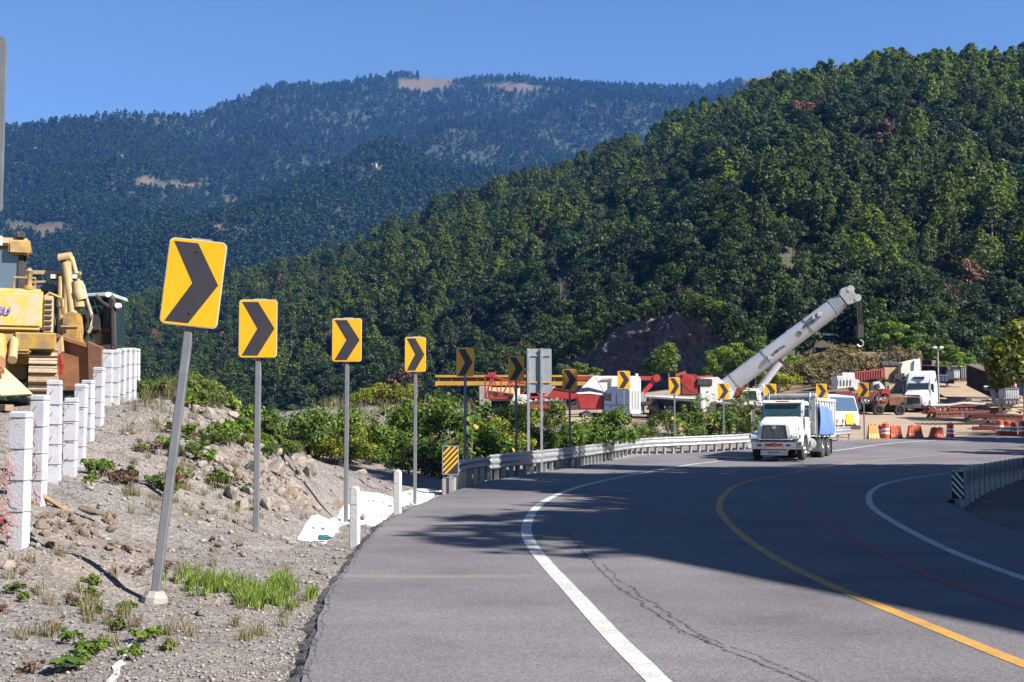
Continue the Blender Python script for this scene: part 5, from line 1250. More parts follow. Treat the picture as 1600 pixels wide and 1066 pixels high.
# ------------------------------------------------------------------ big all-terrain crane
def big_crane():
    Pr, Pf = Vector(on_ground(1022, 660, 101)), Vector(on_ground(1320, 675, 85.5))
    d = Pf-Pr; L_ = d.length; rz = math.atan2(d.y, d.x)
    t = thing('mobile_crane', 'large white mobile crane with its thick boom raised over the yard', 'crane', Pr, rz)
    t.rotation_euler = (0, -math.asin(d.z/L_), rz)
    bpy.context.view_layer.update(); Mi = (Matrix.Translation(Pr) @ t.rotation_euler.to_matrix().to_4x4()).inverted()
    MB().bb(0.2, L_-2.4, -1.1, 1.1, 1.0, 1.55).build('carrier_frame', m_dark, t, bevel=.04)
    MB().bb(.3, L_-2.6, -1.38, 1.38, 1.55, 1.72).build('carrier_deck', m_white, t, bevel=.03)
    for x in (1.5, 3.3, 9.0, 10.9, L_-3.4):
        for s in (-1, 1): wheel(t, x, s*1.1, .70, .70, .5, s, m_alu)
    # carrier cab
    x1 = L_
    cab = MB().prism([(x1-2.3,.85),(x1-.05,.80),(x1+.05,1.3),(x1-.05,1.75),(x1-.45,2.75),(x1-2.2,2.8),(x1-2.35,2.0)], 'y', -1.35, 1.35).build('carrier_cab', m_white, t, bevel=.05)
    MB().add([(x1-.02,-1.2,1.80),(x1-.02,1.2,1.80),(x1-.40,1.2,2.68),(x1-.40,-1.2,2.68),(x1-.2,-1.2,1.8),(x1-.2,1.2,1.8),(x1-.6,1.2,2.68),(x1-.6,-1.2,2.68)], [(0,1,2,3),(7,6,5,4),(0,4,5,1),(1,5,6,2),(2,6,7,3),(3,7,4,0)]).build('windscreen', glassmat('blue grey glass', (.05, .08, .13), .08), t)
    for s in (-1, 1): MB().prism([(x1-.55,1.75),(x1-1.9,1.75),(x1-1.9,2.6),(x1-.75,2.6)], 'y', min(s*1.33, s*1.365), max(s*1.33, s*1.365)).build('side_window', m_glass, t)
    MB().box(x1+.06, .35, 1.25, .03, .75, .72).build('warning_panel', mat('yellow panel', (.62, .42, .03), .5, col2=(.3, .2, .04), vs=8), t)
    MB().bb(x1-.4, x1+.22, -1.3, 1.3, .55, .80).build('bumper', m_dark, t)
    for s in (-1, 1): MB().box(x1+.10, s*1.0, 1.0, .05, .3, .15).build('headlight', m_lens, t)
    # superstructure: counterweight, winch, operator cab
    def W_(v): return Mi @ Vector(v)
    Yb = 95.0
    sup = MB()
    for a in range(1): sup.prism([((at(px, py, Yb)).x, (at(px, py, Yb)).z) for px, py in ((1090,612),(1090,592),(1118,590),(1150,622),(1180,634),(1180,645),(1092,645))], 'y', Yb-1.2, Yb+1.2)
    sup.xf(Mi).build('turntable', m_white, t, bevel=.04)
    cw = MB().prism([((at(px, py, Yb)).x, (at(px, py, Yb)).z) for px, py in ((1062,618),(1062,586),(1086,586),(1088,618))], 'y', Yb-1.1, Yb+1.1); cw.xf(Mi).build('winch_frame', m_dred, t, bevel=.05)
    for px, py, r_ in ((1072, 596, .5), (1079, 604, .45)):
        c = at(px, py, Yb); MB().lathe([(.05, -1.15), (r_, -1.12), (r_, 1.12), (.05, 1.15)], c, 'y', 16).xf(Mi).build('winch_drum', m_red, t, smooth=40)
    MB().beam(at(1056, 588, Yb), at(1072, 583, Yb), .3, .35).beam(at(1086, 590, Yb), at(1114, 589, Yb), .15, .2).xf(Mi).build('gantry', m_redfade, t)
    MB().beam(at(1088, 597, Yb-1), at(1112, 598, Yb-1), .6, .5).xf(Mi).build('hydraulic_block', m_dark, t, bevel=.05)
    oc = MB().prism([((at(px, py, 93)).x, (at(px, py, 93)).z) for px, py in ((1157,634),(1157,612),(1163,607),(1184,608),(1187,634))], 'y', 92.0, 93.2); oc = oc.xf(Mi).build('operator_cab', m_white, t, bevel=.05)
    MB().prism([((at(px, py, 91.97)).x, (at(px, py, 91.97)).z) for px, py in ((1164,625),(1164,611),(1181,611),(1183,625))], 'y', 91.93, 92.02).xf(Mi).build('window', m_glass, oc)
    MB().prism([((at(px, py, 93)).x, (at(px, py, 93)).z) for px, py in ((1145,622),(1152,606),(1168,604),(1168,608),(1158,612),(1158,624))], 'y', 92.4, 93.3).xf(Mi).build('red_cowl', m_red, t, bevel=.04)
    # boom
    A, B = at(1128, 611, 95.0), at(1303, 480, 92.5); ax_ = (B-A).normalized(); side = Vector((0, 1, 0)); side = (side-ax_*side.dot(ax_)).normalized(); up = ax_.cross(side)
    if up.z < 0: up = -up
    def bsec(s, w, h):
        c = A+ax_*s; pr = [(-w*.62, h), (w*.62, h), (w, h*.72), (w, -h*.35), (w*.8, -h*.75), (w*.42, -h), (-w*.42, -h), (-w*.8, -h*.75), (-w, -h*.35), (-w, h*.72)]
        return [c+side*a+up*b for a, b in pr]
    Lb = (B-A).length
    m_boom = mat('pale grey boom paint', (.40, .41, .44), .45, var=.06, vs=.8, col2=(.27, .265, .26), c2amt=(.6, .85))
    MB().loft([bsec(-.9, .42, .50), bsec(-.5, .55, .64), bsec(0, .56, .66), bsec(Lb-.2, .55, .63), bsec(Lb, .55, .63)]).xf(Mi).build('boom', m_boom, t, smooth=50)
    s0 = Lb
    for k in range(5):
        q = .565-.033*k; MB().loft([bsec(s0+k*.17-.05, q, q*1.16), bsec(s0+k*.17+.07, q, q*1.16)]).xf(Mi).build('section_collar', m_boom, t)
        q2 = q-.05; MB().loft([bsec(s0+k*.17+.05, q2, q2*1.14), bsec(s0+k*.17+.17, q2, q2*1.14)]).xf(Mi).build('boom_section', m_grey, t)
    hd = A+ax_*(s0+.85)
    def hp(a, b): return hd+ax_*a+up*b
    head = MB()
    pr = [(0, .55), (.25, .72), (.75, .62), (.95, .05), (.80, -.55), (.45, -.62), (0, -.45)]
    head.loft([[hp(a, b)+side*s for a, b in pr] for s in (-.45, .45)]); head.xf(Mi).build('boom_head', m_white, t, bevel=.05)
    for q in (.35, -.45):
        c = hp(.78, q); MB().lathe([(.02, -.42), (.27, -.42), (.27, .42), (.02, .42)], c, 'y', 14).xf(Mi).build('sheave', m_alu, t, smooth=40)
    # bands, bracket and lettering on the boom
    for s_ in (1.2, 4.1, 7.9):
        MB().loft([bsec(s_-.03, .575, .675), bsec(s_+.03, .575, .675)]).xf(Mi).build('boom_band', m_grey, t)
    for s_, b in ((4.3, -.1), (8.6, .3), (9.0, .25)):
        c = A+ax_*s_-side*.6+up*b; MB().box(c.x, c.y, c.z, .35, .15, .3).xf(Mi).build('boom_bracket', m_alu, t, bevel=.03)
    # lettering on the face towards the camera
    fs = -1 if side.y > 0 else 1
    Rm = Matrix((ax_, up, ax_.cross(up))).transposed().to_4x4()
    def boomtext(s, sz, pos, b):
        c = A+ax_*pos+side*(fs*.568)+up*b; o = textmesh(s, sz, m_ink, t, (0,0,0), (0,0,0), ext=.004); M_ = Mi @ Matrix.Translation(c) @ Rm; o.matrix_local = M_; return o
    boomtext('Cap 220 Ton.', .27, 5.0, -.12)
    c = A+ax_*7.05+side*(fs*.566)+up*.02
    lg = MB().lathe([(.17, -.004), (.22, -.004), (.22, .004), (.17, .004), (.17, -.004)], (0, 0, 0), 'z', 20).build('logo_ring', mat('olive print', (.25, .27, .16), .6), t); lg.matrix_local = Mi @ Matrix.Translation(c) @ Rm
    for a, b, w, h in ((7.75, .16, .55, .09), (8.45-.1, .16, .5, .09), (7.9, 0.0, .95, .035)):
        c = A+ax_*a+side*(fs*.568)+up*b; o = MB().box(0, 0, 0, w, h, .006).build('print_bar', m_ink, t); o.matrix_local = Mi @ Matrix.Translation(c) @ Rm
    # lifting cylinder
    C0, C1 = at(1183, 613, 94.2), at(1243, 533, 93.6); cm_ = C0.lerp(C1, .62)
    MB().tube([C0, cm_], .28, 14).xf(Mi).build('lift_cylinder', m_boom, t, smooth=40); MB().tube([cm_, C1], .18, 12).xf(Mi).build('piston_rod', m_alu, t, smooth=40)
    MB().tube([cm_-ax_*.08, cm_+ax_*.08], .31, 14).xf(Mi).build('cylinder_collar', m_dark, t)
    bk = A+ax_*((C1-A).dot(ax_)); MB().prism([(C1.x-.7, C1.z+.75), (C1.x-.25, C1.z-.2), (C1.x+.25, C1.z-.15), (C1.x+1.1, C1.z+1.25)], 'y', C1.y-.35, C1.y+.35).xf(Mi).build('cylinder_bracket', m_boom, t, bevel=.03)
    # ropes and hook block
    h0 = hp(.80, -.70)
    rp_ = MB()
    for dx in (-.16, -.06, .06, .16): rp_.tube([h0+Vector((dx, -.2, 0)), Vector((h0.x+dx, h0.y-.2, h0.z-1.9))], .025, 5)
    rp_.xf(Mi).build('ropes', m_dark, t)
    c = Vector((h0.x, h0.y-.2, h0.z-2.25))
    MB().prism([(c.x-.28, c.z-.5), (c.x+.25, c.z-.45), (c.x+.22, c.z+.55), (c.x-.22, c.z+.5)], 'y', c.y-.2, c.y+.2).xf(Mi).build('hook_block', m_dark, t, bevel=.05)
    hk = [Vector((c.x+.23*math.cos(a), c.y, c.z-.85+.23*math.sin(a))) for a in [R(90-k*28) for k in range(10)]]
    MB().tube([Vector((c.x, c.y, c.z-.45))]+hk, .06, 7).xf(Mi).build('hook', m_alu, t, smooth=50)
    MB().tube([at(1196, 640, 92), at(1197, 612, 92), at(1190, 600, 92)], .08, 6).xf(Mi).build('guard_rail_hoop', m_white, t)
    return t
big_crane()

# ------------------------------------------------------------------ helper to model a thing from its side view at one distance
class Side:
    def __init__(s, name, label, cat, px, py, Y, gnd=True):
        p = at(px, py, Y); s.Y = Y; s.o = Vector((p.x, Y, gz1(p.x, Y) if gnd else p.z)); s.t = thing(name, label, cat, s.o)
    def q(s, px, py, dy=0): p = at(px, py, s.Y+dy); return p-s.o
    def pr(s, name, poly, d0, d1, m_, bevel=.03, parent=None):
        P_ = [s.q(*a) for a in poly]; return MB().prism([(p.x, p.z) for p in P_], 'y', d0, d1).build(name, m_, parent or s.t, bevel=bevel)
    def bar(s, name, a, b, w, m_, dy=0, h=None, parent=None): return MB().beam(s.q(*a)+Vector((0, dy, 0)), s.q(*b)+Vector((0, dy, 0)), w, h).build(name, m_, parent or s.t)
    def wh(s, px, py, r, w, dy=0, rim=m_white): c = s.q(px, py); return wheel(s.t, c.x, dy, c.z, r, w, -1, rim)
# boom truck: white and red cab, red folded loader boom
S = Side('boom_truck', 'white and red truck cab with a red folding crane arm, behind the round bush', 'truck', 950, 655, 100)
S.pr('sleeper', [(927,588.5),(996,588.5),(999,592),(999,648),(942,648),(942,615)], -1.2, 1.2, m_whitec, .06)
S.pr('roof_fairing', [(902.5,612),(925,588.7),(945,588.7),(942,615)], -1.18, 1.18, m_whitec, .05)
S.pr('stripe_band', [(900,612.5),(907,607),(918,606),(940,612),(942,617),(900,614)], -1.225, 1.225, mat('navy stripe', (.02, .025, .06), .4), .02)
S.pr('white_stripe', [(899.5,614.2),(920,612.5),(942,616),(942,619),(920,616),(899.5,617)], -1.23, 1.23, m_whitec, .01)
S.pr('hood', [(899,617),(920,616.2),(942,619),(942,640),(905,640)], -1.2, 1.2, m_red, .05)
dr = S.pr('door_shell', [(941,622),(944,612),(951,605),(978,605),(981,612),(981,648),(941,648)], -1.55, -1.24, m_blue, .05)  # blue-grey colour puts the shade of the cab side into the door
S.pr('window', [(941.5,625),(945,615.5),(953,615.5),(953,627)], -1.575, -1.545, m_glass, .0, dr)
S.bar('door_seam', (961,616), (961,632), .05, m_dark, -1.56, .02, dr); S.bar('door_seam', (943,633), (980,633), .02, m_dark, -1.56, .05, dr)
for k in range(3): S.bar('panel_line', (986+k*4.5, 612), (986+k*4.5, 640), .03, m_grey, -1.205, .03)
S.bar('antenna_bracket', (938,593.5), (953,593), .08, m_alu, -1.3); S.bar('antenna_bracket', (953,592), (953,604), .10, m_alu, -1.3)
S.bar('stack_pipe', (1000,615), (1000,646), .25, m_alu, -.8); S.bar('stack_pipe', (1003.5,613), (1003.5,645), .18, m_grey, -.6); S.bar('roof_horn', (995,584), (995,592), .2, m_white)
S.bar('loader_arm', (886,591), (1027,591), .3, m_red, .2, .32); S.bar('loader_arm', (1026,591), (1004,616), .28, m_red, .2, .32)
c = S.q(1026, 591); MB().lathe([(.03, -.3), (.3, -.28), (.3, .28), (.03, .3)], (c.x, .2, c.z), 'y', 14).build('arm_joint', m_red, S.t, smooth=40)
S.pr('flatbed', [(1000,628),(1062,628),(1062,634),(1000,634)], -1.2, 1.2, m_dark); S.pr('chassis', [(905,645),(1060,645),(1060,651),(905,651)], -.5, .5, m_dark)
for px in (915, 950, 965): S.wh(px, 652, .5, .4, -1.0)
S.pr('yellow_box', [(1008,640),(1016,631),(1024,633),(1022,642)], -1.1, -.3, m_yel); S.pr('grey_box', [(1014,633),(1014,622),(1026,622),(1026,633)], -.9, .4, m_grey)
S.bar('outrigger', (985,649), (1060,651), .5, m_conc, -1.1, .15)
# lattice crane truck
S = Side('lattice_crane', 'red and white crane truck with a red lattice boom lying above it', 'crane', 838, 660, 94)
S.pr('engine_deck', [(794,634),(803,619),(809,617),(823,617),(823,634)], -1.2, 1.2, m_white, .05)
S.pr('bumper_band', [(792,646),(793,633),(884,633),(884,639.5),(805,640),(801,647)], -1.25, 1.25, m_red, .03)
S.pr('deck', [(823,633),(823,628),(884,626),(884,633)], -1.2, 1.2, m_dark, .02)
for k in range(7): S.bar('deck_machinery', (826+k*8, 632), (831+k*8, 626-(k % 3)*2), .6, [m_white, m_tanyel, m_grey][k % 3], -.6+.2*(k % 2), .25)
S.pr('cab_block', [(804,628),(806,608),(812,607),(812,628)], -1.0, .2, m_white)
for px in (814, 822, 839, 847): S.wh(px, 649, .52, .4, -1.0)
S.pr('chassis', [(803,640),(884,639),(884,648),(803,649)], -.5, .5, m_dark)
S.pr('boom_root', [(853,622),(866,606),(878,608),(904,616),(903,622),(893,625),(857,624)], -.55, .55, m_red, .04)
tl = [[(758,622),(758,589)],[(768,622),(769,588)],[(782,622),(783,592)],[(797,621.5),(797,595)],[(812,621),(812,598)],[(828,621),(828,601)],[(846,621),(846,604)],[(862,621),(862,607)]]
lb = S
for dy in (-.55, .55):
    for i in range(len(tl)-1):
        for j in (0, 1): S.bar('lattice_chord', tl[i][j], tl[i+1][j], .13, m_red, dy)
        S.bar('lattice_brace', tl[i][i % 2], tl[i+1][1-i % 2], .09, m_red, dy); S.bar('lattice_brace', tl[i][0], tl[i][1], .09, m_red, dy)
S.pr('boom_top_head', [(760,588),(762,583),(772,582),(776,584),(772,588)], -.5, .5, m_red)
c = S.q(783, 615); tk = MB().lathe([(.1, -1.0), (.5, -.9), (.5, .9), (.1, 1.0)], (c.x, 1.6, c.z), 'x', 16).build('air_tank', m_tanyel, S.t, smooth=40)
S.bar('rope_boom', (866,607), (899,612), .06, m_dark, -.6)
# yellow steel girder
S = Side('steel_girder', 'long yellow steel girder lying behind the red lattice boom', 'girder', 800, 650, 108)
S.pr('top_flange', [(680.5,586.5),(935,586.5),(935,589.5),(680.5,590)], -.45, .45, m_ybeam, .0)
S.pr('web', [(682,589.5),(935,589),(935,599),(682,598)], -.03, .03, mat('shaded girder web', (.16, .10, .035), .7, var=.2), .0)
S.pr('bottom_flange', [(680.5,596),(935,596.5),(935,602.5),(687,602.5),(680.5,604)], -.42, .42, m_ybeam, .0)
for k in range(12): S.bar('stiffener', (686+k*20, 597), (686+k*20, 589), .30, m_ybeam, -.2, .04)
for px in (758, 858, 925): S.pr('support', [(px-9,604),(px+9,604),(px+9,668),(px-9,668)], -.8, .8, m_conc)
# red crane truck
S = Side('crane_truck', 'red crane truck with a white turret and a box-like red boom', 'crane', 1348, 645, 118)
S.pr('carrier', [(1300,612),(1325,612),(1333,618),(1352,613),(1385,610),(1385,622),(1352,630),(1332,638),(1318,628),(1300,624)], -1.2, 1.2, m_dred, .03)
S.pr('front_panel', [(1371,611),(1383,608),(1383,619),(1371,621)], -1.3, -1.2, m_red, .0)
S.pr('turret', [(1303,609),(1303,588),(1311,588),(1311,583),(1331,583),(1332,594),(1338,594),(1341,608),(1332,612),(1328,606)], -1.0, 1.0, m_white, .05)
for k in range(5): S.bar('turret_grille', (1305+k*5, 594), (1305+k*5, 603), .12, m_grey, -1.02, .05)
S.pr('boom', [(1333,581.5),(1376,577),(1377,590),(1334,597)], -.6, .6, m_redfade, .03)
for k in range(11): S.bar('boom_rib', (1336+k*3.8, 596.3-k*.62), (1336+k*3.8, 581.8-k*.4), .10, m_redfade, -.62, .06)
S.pr('boom_tip', [(1374,577.5),(1380,575),(1381,592),(1374,590)], -.5, .5, m_dred)
S.pr('white_drum_housing', [(1358,609),(1360,598),(1370,596),(1379,606),(1379,609)], -.9, .9, m_white, .05); S.bar('drum', (1362,605), (1368,604), .9, m_dark, -.9, .4)
S.pr('luffing_arm', [(1343,599),(1353,596),(1359,611),(1345,614)], -.4, .4, m_redfade)
for px, py in ((1345,626),(1351,627),(1369,624),(1376,623),(1332,636),(1318,632)): S.wh(px, py, .5, .4, -1.1)
# tan crane turret
S = Side('mobile_crane', 'dusty white crane turret with black drums behind the highway tractor', 'crane', 1404, 645, 126)
S.pr('counterweight', [(1401,596),(1401,577),(1404,568),(1425,562),(1431,564),(1428,580),(1418,596)], -1.3, 1.3, mat('dusty white paint', (.58, .54, .44), .6, col2=(.4,.34,.26)), .05)
S.pr('side_panel', [(1420,580),(1421,564),(1430,561),(1431,590),(1421,600)], -1.5, -1.32, m_white, .03)
for px, py in ((1382,571),(1393,571)):
    c = S.q(px, py); MB().lathe([(.1, -.45), (.38, -.42), (.38, .42), (.1, .45)], (c.x, -.3, c.z), 'x', 16).build('drum', m_dark, S.t, smooth=40)
S.pr('frame', [(1377,574),(1401,574),(1403,592),(1381,594)], -.6, .8, m_tanyel, .03); S.pr('dark_opening', [(1391,593),(1391,585),(1407,584),(1407,594)], -1.36, -.6, m_dark, .0)
S.pr('body', [(1377,598),(1416,594),(1416,624),(1382,624)], -1.1, 1.1, mat('grey brown machine paint', (.22, .19, .16), .7, var=.25), .05)
S.pr('pale_box', [(1383,614),(1383,603),(1392,602),(1392,614)], -1.2, -1.0, m_tanyel); S.pr('track', [(1380,622),(1412,620),(1412,634),(1384,636)], -1.4, 1.4, m_dark, .05)
# rusty low-bed
S = Side('low_loader', 'rusty low-bed trailer parked in front of the white highway tractor', 'trailer', 1386, 648, 116)
S.pr('gooseneck', [(1365,626),(1382,624),(1381,630),(1374,640),(1370,636),(1365,640)], -1.2, 1.2, m_rust, .03)
S.pr('deck', [(1382,624),(1390,621),(1404,620),(1406,626),(1398,634),(1384,634)], -1.2, 1.2, m_rust, .03); S.bar('ramp', (1371,627), (1380,626), .1, m_redfade, -1.25, .2)
for px in (1367, 1400): S.wh(px, 641, .5, .5, -1.0, m_dark)
S.pr('axle_frame', [(1372,634),(1402,632),(1402,640),(1374,641)], -.8, .8, m_dark)

# ------------------------------------------------------------------ earthmovers on the plateau at the left
def track(t, x0, x1, L_, H, yb, mplate, mframe):
    """crawler track along local y, shoes as separate plates"""
    tr = MB().prism([(yb-L_/2+H*.5*(1-math.cos(a)) if False else 0, 0) for a in (0,)]*0+[(yb+L_/2*math.cos(0), 0)], 'x', 0, 1) if False else None
    r_ = H/2; path = []
    n = 46; per = 2*(L_-H)+math.pi*H
    for k in range(n):
        s = per*k/n
        if s < L_-H: p = (yb-(L_-H)/2+s, H); a = 0
        elif s < L_-H+math.pi*r_: th = (s-(L_-H))/r_; p = (yb+(L_-H)/2+r_*math.sin(th), r_+r_*math.cos(th)); a = -th
        elif s < 2*(L_-H)+math.pi*r_: p = (yb+(L_-H)/2-(s-(L_-H)-math.pi*r_), 0); a = math.pi
        else: th = (s-2*(L_-H)-math.pi*r_)/r_; p = (yb-(L_-H)/2-r_*math.sin(th), r_-r_*math.cos(th)); a = math.pi-th
        path.append((p, a))
    sm = MB().bb(x0, x1, -per/n*.46, per/n*.46, -.04, 0).bb(x0, x1, -.02, .02, 0, .075).mesh('track_shoe'); sm.materials.append(mplate)
    fr = MB().bb(x0+.08, x1-.08, yb-L_/2+r_, yb+L_/2-r_, .22, H-.2).build('track_frame', mframe, t, bevel=.05)
    for k in range(5): MB().lathe([(.02, x0+.05), (.16, x0+.06), (.16, x1-.06), (.02, x1-.05)], (0, yb-L_/2+r_+(L_-H)*k/4, .20), 'x', 12).build('roller', m_rust, fr)
    for y in (yb-(L_-H)/2, yb+(L_-H)/2): MB().lathe([(.05, x0+.10), (r_*.45, x0+.08), (r_-.10, x0+.16), (r_-.10, x1-.16), (r_*.45, x1-.08), (.05, x1-.10)], (0, y, r_), 'x', 18).build('idler', mframe, fr, smooth=30)
    for (y, z), a in path:
        o = obj('track_shoe', sm, None, fr); o.location = (0, y, z); o.rotation_euler = (a, 0, 0)
m_shoe = mat('dusty track steel', (.34, .26, .18), .75, .2, var=.3, vs=6, col2=(.12, .08, .06), c2amt=(.5, .75))
def dozer_a():
    Y = 29.8; x = at(-14, 600, Y).x; g = at(0, 634, Y).z
    t = thing('bulldozer', 'worn yellow bulldozer seen from behind at the left border', 'bulldozer', (x, Y, g), R(19))
    for s in (-1, 1): track(t, *sorted((s*.86, s*1.46)), 3.6, 1.30, .1, m_shoe, m_tanyel)
    MB().prism([(-1.75,1.62),(-1.85,1.70),(-1.78,2.50),(-1.55,2.60),(-.9,2.6),(-.9,1.62)], 'x', -1.12, 1.12).build('fuel_tank', m_peel, t, bevel=.05)
    textmesh('KOMATSU', .21, mat('violet blue lettering', (.10, .07, .33), .6, col2=(.5,.35,.12), c2amt=(.6,.66), vs=6), t, (-.03, -1.872, 2.0), (R(90-4.5), 0, 0))
    vp = MB().prism([(-1.70,1.6),(-1.72,2.45),(-.8,2.3),(-.8,1.6)], 'x', 1.13, 1.35).build('side_box', m_tanyel, t, bevel=.03)
    for k in range(6): MB().box(1.24, -1.735, 1.72+k*.12, .16, .03, .05).build('louver', m_dark, vp)
    MB().prism([(-1.2,.9),(-1.75,1.15),(-1.75,1.60),(-.9,1.60)], 'x', -.8, .9).build('rear_case', m_yel, t, bevel=.04)
    MB().prism([(-1.75,1.22),(-1.82,1.60),(-.6,1.62),(-.6,1.4)], 'x', .55, 1.42).build('fender', m_yel, t, bevel=.03)
    MB().bb(-.8, .8, -.9, 1.9, .6, 1.6).build('hull', m_yel, t, bevel=.04)
    MB().bb(-.72, .72, .9, 2.4, 1.5, 2.6).build('engine_hood', m_tanyel, t, bevel=.06)
    # cab
    cb = MB()
    for cx, cy in ((-.85, -1.0), (.62, -1.0), (-.85, .7), (.62, .7)): cb.box(cx, cy, 3.1, .12, .12, 1.1)
    cb.build('cab_pillars', m_dark, t, bevel=.01)
    for (a, b, c_, d) in ((-.79, .56, -1.01, -.99), (-.79, .56, .69, .71)): MB().bb(a, b, c_, d, 2.6, 3.55).build('window', glassmat('dusty glass', (.07, .10, .13), .2), t)
    MB().bb(.61, .63, -.94, .64, 2.6, 3.55).build('window', MATS['dusty glass'], t)
    MB().bb(-1.0, .80, -1.15, .85, 3.62, 3.80).build('cab_roof', m_tanyel, t, bevel=.05)
    MB().bb(.35, .82, -1.22, -.9, 3.42, 3.72).build('canopy_end', m_yel, t, bevel=.04); MB().box(.6, -1.1, 3.86, .2, .2, .16).build('work_lamp', m_dark, t, bevel=.03)
    MB().box(.1, -1.2, 3.70, .25, .1, .22).build('work_lamp', m_lens, t, bevel=.02)
    MB().lathe([(.14, 0), (.14, .08), (.06, .1), (.06, .38), (.09, .42), (.03, .5)], (.82, -1.5, 2.58), 'z', 12).build('filler_neck', m_yel, t, smooth=40)
    MB().tube([(.5, -1.55, 2.6), (.5, -1.55, 2.85), (.95, -1.5, 2.85), (.95, -1.5, 2.6)], .025, 6).tube([(1.1,-1.3,2.4),(1.25,-1.3,2.55),(1.5,-1.2,2.45),(1.55,-1.0,2.1)], .035, 6).build('grab_rail', m_yel, t)
    # ripper
    MB().bb(-1.0, .35, -2.75, -2.45, .62, 1.0).build('ripper_beam', m_blade, t, bevel=.05)
    MB().prism([(-2.9,.35),(-3.0,.75),(-2.6,1.05),(-2.4,.9),(-2.5,.3)], 'x', -.1, .42).build('ripper_shank', m_blade, t, bevel=.05)
    MB().loft([[(.05,-2.95,.70),(.40,-2.9,.78),(.40,-2.7,.78),(.05,-2.7,.70)], [(.35,-3.0,.16),(1.0,-2.9,.20),(1.0,-2.8,.20),(.35,-2.8,.14)]]).build('ripper_tip', mat('bright worn tip', (.62,.47,.22), .6), t, bevel=.02)
    for s in (-.55, .55): MB().tube([(s, -1.6, 1.5), (s, -2.5, .95)], .10, 10).build('ripper_cylinder', m_tanyel, t, smooth=40)
    MB().tube([(.25,-1.9,1.5),(.3,-2.1,1.1),(.35,-2.3,.8)], .13, 8).build('ripper_arm', m_yel, t, smooth=40)
dozer_a()
def dozer_b():
    S = Side('bulldozer', 'second earthmover with a broad brown blade and a glazed cab', 'bulldozer', 128, 624, 33.5, False)
    S.pr('blade', [(82,526),(93,524),(150,543),(150,548),(172,546),(171,606),(96,606),(86,590)], -.45, -.28, m_blade, .02)
    S.pr('blade_wing', [(148,535),(172,545),(170,606),(150,606)], -.62, -.46, mat('dark blade steel', (.13, .06, .035), .6, var=.2), .02)
    S.pr('blade_rib', [(82,524),(95,522.5),(152,541),(151,547),(95,529)], -.60, -.46, m_blade, .01)
    S.pr('cutting_edge', [(96,604),(171,604),(171,611),(96,611)], -.55, -.28, m_rust, .0)
    bd = S.pr('body', [(84,540),(84,500),(100,488),(116,487),(122,492),(122,545)], .1, 1.6, m_yel, .05)
    S.pr('front_box', [(101,528),(101,497),(107,489),(118,488),(127,492),(129,530),(129,545),(97,545)], -.25, .35, m_yel, .04); S.pr('recess', [(102,521),(102,508),(109,508),(109,521)], -.27, -.2, m_dark, .0)
    S.bar('trim', (101,511), (128,511), .03, m_tanyel, -.27, .05)
    for a, b, w, m_ in (((94,545),(95,432),.16,m_tanyel), ((97,545),(97,470),.22,m_tanyel), ((103,497),(107,405),.22,m_tanyel), ((114,490),(103,410),.26,m_tanyel), ((118,490),(116,440),.10,m_tanyel), ((112,488),(111,448),.10,m_tanyel), ((124,480),(121,440),.3,m_tanyel), ((112,402),(119,428),.12,m_tanyel), ((128,470),(122,455),.35,m_tanyel)):
        A_, B_ = S.q(*a), S.q(*b); MB().tube([A_, B_], w*.5, 12).build('hydraulic_cylinder', m_, S.t, smooth=40)
    for a, b in (((97,468),(97,480)), ((93,405),(112,402))): MB().tube([S.q(*a), S.q(*b)], .14, 12).build('cylinder_cap', m_tanyel, S.t, smooth=40)
    c = S.q(101, 407); MB().lathe([(.07, -.12), (.11, -.11), (.11, .11), (.07, .12), (.07, -.12)], (c.x, 0, c.z), 'y', 14).build('hose_loop', m_dark, S.t)
    S.bar('light_bar', (34,424), (122,426), .12, m_tanyel, .2, .10); S.bar('light_bar', (34,424), (36,440), .10, m_tanyel, .2); S.bar('cross_bar', (38,440), (122,436), .06, m_tanyel, .2)
    for px in (43, 84, 108, 118):
        lo = S.pr('work_lamp', [(px-5,437),(px-5,428),(px+5,428),(px+5,437)], -.05, .2, m_dark, .01); S.pr('lens', [(px-3.5,435.5),(px-3.5,429.5),(px+3.5,429.5),(px+3.5,435.5)], -.065, -.045, m_lens, .0, lo)
    S.pr('rear_canopy', [(44,446),(50,442),(80,443),(86,452),(80,455),(44,452)], .2, 1.4, m_blue, .02); S.pr('cab_frame', [(60,490),(60,452),(66,452),(66,490)], .3, 1.0, m_dark, .0); S.pr('cab_frame', [(80,490),(80,446),(88,446),(88,490)], .3, 1.0, m_dark, .0); S.pr('rear_window', [(66,490),(66,455),(80,455),(80,490)], .6, .62, m_glassg, .0)
    # hoses
    MB().tube([S.q(*a) for a in ((120,436),(130,446),(136,470),(143,492),(143,510),(138,520))], .05, 7).build('hose', mat('grey hose', (.25,.23,.2), .7), S.t, smooth=60)
    MB().tube([S.q(*a) for a in ((86,545),(86,505),(82,490),(78,488))], .06, 7).build('hose', m_dark, S.t, smooth=60)
    # glazed cab at right
    m_gl = MATS.get('tinted cab glass') or glassmat('tinted cab glass', (.018, .035, .042), .08)
    S.pr('cab_glass', [(134,538),(134,466),(168,466),(170,538)], .25, 1.5, m_gl, .02)
    for a, b in (((134,462),(172,462)), ((171,462),(174,545)), ((133,466),(133,540)), ((133,515),(172,515))): S.bar('cab_frame', a, b, .12, m_dark, .2)
    S.pr('cab_roof', [(131,463),(132,458),(170,456),(173,463)], .1, 1.6, mat('pale roof', (.22,.30,.30), .5), .02)
